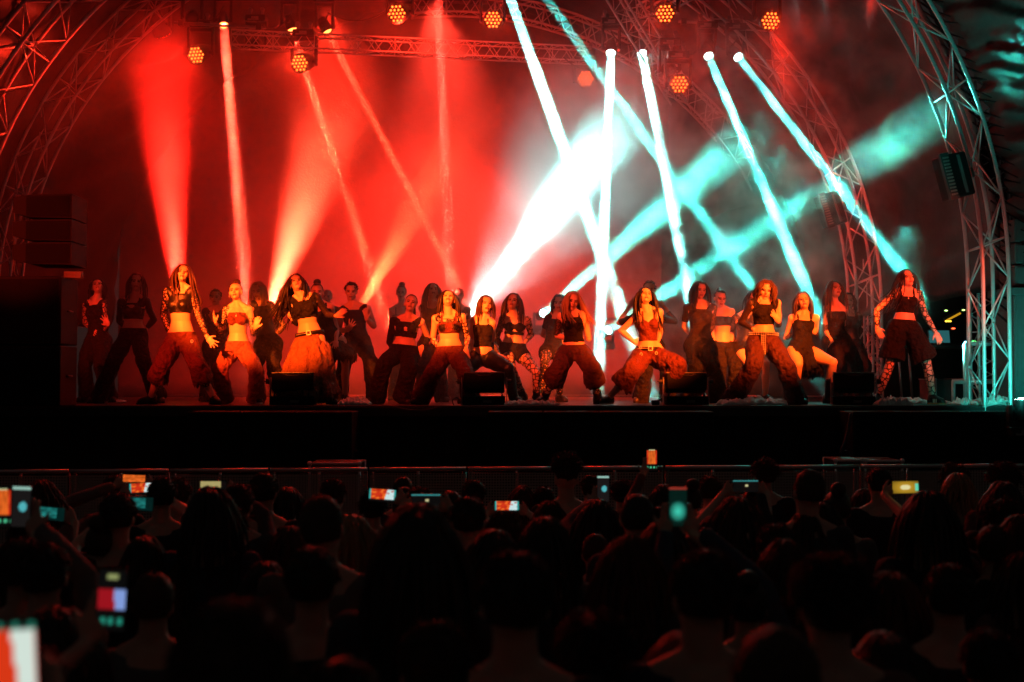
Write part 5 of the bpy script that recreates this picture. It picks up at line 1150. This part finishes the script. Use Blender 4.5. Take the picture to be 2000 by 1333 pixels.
def content(kind, u, v):
    """colours of the little picture shown on a phone screen, u right, v up, 0..1"""
    B0 = (.004, .004, .004); R0 = (.85, .045, .012); O0 = (1, .17, .02); W0 = (.75, 1, 1); T0 = (.03, .42, .38)
    n = .5+.5*mn.noise(V((u*6, v*6, len(kind)*3.1)))
    if kind == 'stage': return B0 if v < .22 else (W0 if .62+.12*(v-.5) < u < .93 and n > .3 else tuple(c*(.5+n) for c in (O0 if n > .5 else R0)) if .06 < u < .93 else T0)
    if kind == 'warm': return tuple(c*(.4+n) for c in O0) if v > .3 else ((1, .6, .3) if v > .8 else B0)
    if kind == 'teal': return tuple(c*(n*.9 if .2 < v < .9 and .1 < u < .75 else .04) for c in T0)
    if kind == 'pale': return (.5, .42, .16) if v > .45 and u < .8 else B0
    if kind == 'warmp': return (.8, .95, .5) if .93 < v < .97 and .2 < u < .8 else (tuple(c*(.35+n*1.1) for c in (O0 if abs(u-.5) < .35 else R0)) if .28 < v < .93 else ((.1, .7, .35) if .10 < v < .17 and (u*3) % 1 < .5 else B0))
    if kind == 'tealp': return (.4, .7, .6) if v > .94 else ((.10, .55, .6) if math.hypot(u-.6, (v-.5)*1.8) < .22 else (.012, .010, .010))
    if kind == 'tealb': return (.5, .05, .03) if v > .95 else tuple(c*max(.02, 1.1-math.hypot((u-.5)*1.4, (v-.38)*2.6)*1.5) for c in (.06, .75, .55))
    if kind == 'dark': return (.75, .7, .35) if abs(u-.55) < .06 and abs(v-.55) < .1 else ((.05, .35, .35) if v > .93 else B0)
    if kind == 'amber': r = math.hypot((u-.5)*1.2, (v-.5)*1.1); return (1, .9, .45) if r < .24 else ((.15, .85, .55) if u > .88 and .2 < v < .8 else tuple(c*(1.1-r) for c in (.75, .42, .03)))
    if kind == 'port': return ((.35, .4, .15) if .86 < v < .92 and .3 < u < .7 else B0) if v > .68 or v < .36 and not (.10 < v < .22) else (((.02, .32, .22) if min(abs(u-.22), abs(u-.52), abs(u-.82)) < .09 else B0) if v < .25 else ((.28, .42, .9) if u+(.6-v)*-.3 > .58 else (.4, .008, .015)))
    if kind == 'big': return (.02, .30, .20) if v > .93 and (u*3) % 1 > .6 else ((.85, 1, .9) if u > .48-(.9-v)*.0+.25*(.9-v) and u < .96 else (.9, .05, .01)) if v < .93 else B0
    return (.9, .8, .55) if math.hypot((u-.78)*1.6, v-.72) < .17 else ((.6, .45, .3) if math.hypot((u-.72)*1.6, v-.3) < .1 else (.55*n, .10*n, .01))
m, nt, b = nodes('phone_screen'); at = nt.nodes.new('ShaderNodeVertexColor'); at.layer_name = 'content'; b.inputs['Base Color'].default_value = (.01, .01, .01, 1); b.inputs['Roughness'].default_value = .2
nt.links.new(at.outputs['Color'], b.inputs['Emission Color']); b.inputs['Emission Strength'].default_value = .9; b.inputs['Emission Strength'].default_value = .75; SCREEN = m
ARMS = {}
HWD = {'long': .215, 'bald': .165, 'short': .18, 'curly': .215, 'bun': .19, 'pony': .19, 'flat': .175, 'fuzzy': .25, 'bob': .21}
def find_holder(px, d):
    best = None
    for i, (x, y, w, st) in enumerate(CROWD):
        if i in ARMS: continue
        dc = max(1.75, min(9.6, HWD[st]*F/w)); X = (x-1000)/F*dc; Xp = (px-1000)/F*d
        if .15 < d-dc < .9 and abs(X-Xp) < .38:
            e = abs(X-Xp)+.5*abs(d-dc-.4)
            if best is None or e < best[0]: best = (e, i)
    if best: return best[1]
    dc = d-.4; x = 1000+((px-1000)/F*d+(.24 if px < 1000 else -.24))/dc*F; CROWD.append((x, 755+(CAMZ-1.60)/dc*F, .18*F/dc, 'short')); return len(CROWD)-1
PHO = []
for k, (px, py, d, port, roll, kind, holder, hands, lab) in enumerate(PHONES):
    c = P(px, py, d); M = Matrix.Rotation(math.radians(roll), 3, 'Y'); w, h = (.038, .079) if port else (.079, .038)
    t = thing('phone', lab, 'phone', tuple(c), 'phones held up by the audience')
    mb = MB(); mb.box(c, (w, .004, h), M, bev=.0028); bd = build('case', mb, PLAST, t)
    mb = MB(); nx, ny = (18, 36) if port else (36, 18)
    for j in range(ny+1):
        for i in range(nx+1): mb.v.append(c+M @ V(((i/nx*2-1)*(w-.003), -.0046, (j/ny*2-1)*(h-.003))))
    for j in range(ny):
        for i in range(nx): a = j*(nx+1)+i; mb.f.append((a, a+1, a+nx+2, a+nx+1)); mb.mi.append(0)
    s_ = build('screen', mb, SCREEN, t, False, False); ca = s_.data.color_attributes.new('content', 'FLOAT_COLOR', 'POINT')
    for j in range(ny+1):
        for i in range(nx+1): ca.data[j*(nx+1)+i].color = (*content(kind, i/nx, j/ny), 1)
    mb = MB(); mb.box(c+M @ V((w*.5, .0055, h*.6)), (.012, .002, .012), M, bev=.001); build('camera_bump', mb, PLAST, t)
    holder = find_holder(px, d); a = ARMS.setdefault(holder, {})
    if port:
        a['p'] = 1
        if hands in 'rb': a[1] = c+V((.042, .006, -.055))
        if hands in 'lb': a[-1] = c+V((-.042, .006, -.055))
    else:
        if hands in 'rb': a[1] = c+V((w+.004, .006, -.02))
        if hands in 'lb': a[-1] = c+V((-w-.004, .006, -.02))
    PHO.append((px, py, lab))
NAMES = {'short': 'short haired', 'bald': 'closely cropped', 'long': 'long haired', 'curly': 'curly haired', 'bun': 'spectator with hair in a bun,', 'pony': 'pony tailed', 'flat': 'tall flat topped', 'fuzzy': 'bushy haired', 'bob': 'blond bob haired'}
made = []
for i, q in enumerate(CROWD):
    t, H, d, rows, st = spectator(i, *q, arms=ARMS.get(i), shoulder='blond' if i == 21 else None)
    made.append([t, q[0], rows, st, i])
ORD = ['first', 'second', 'third', 'fourth', 'fifth', 'sixth', 'seventh', 'eighth', 'ninth', 'tenth', 'eleventh', 'twelfth', 'thirteenth', 'fourteenth', 'fifteenth', 'sixteenth', 'seventeenth', 'eighteenth', 'nineteenth', 'twentieth']
for rows in sorted({m_[2] for m_ in made}):
    for st in sorted({m_[3] for m_ in made}):
        g = sorted([m_ for m_ in made if m_[2] == rows and m_[3] == st], key=lambda m_: m_[1])
        for k, (t, x, _, _, i) in enumerate(g):
            pos = 'the only one like it' if len(g) == 1 else ORD[k]+' such head from the left'
            base = (NAMES[st]+' '+rows) if st == 'bun' else f'{NAMES[st]} spectator {rows}'; base = base.replace('spectator with hair in a bun,', 'hair bun spectator')
            t['label'] = base+(' with raised phone' if i in ARMS else '')+', '+pos

run_jobs()
make_haze()
for o in sc.objects:
    if '_loc' in o: del o['_loc']
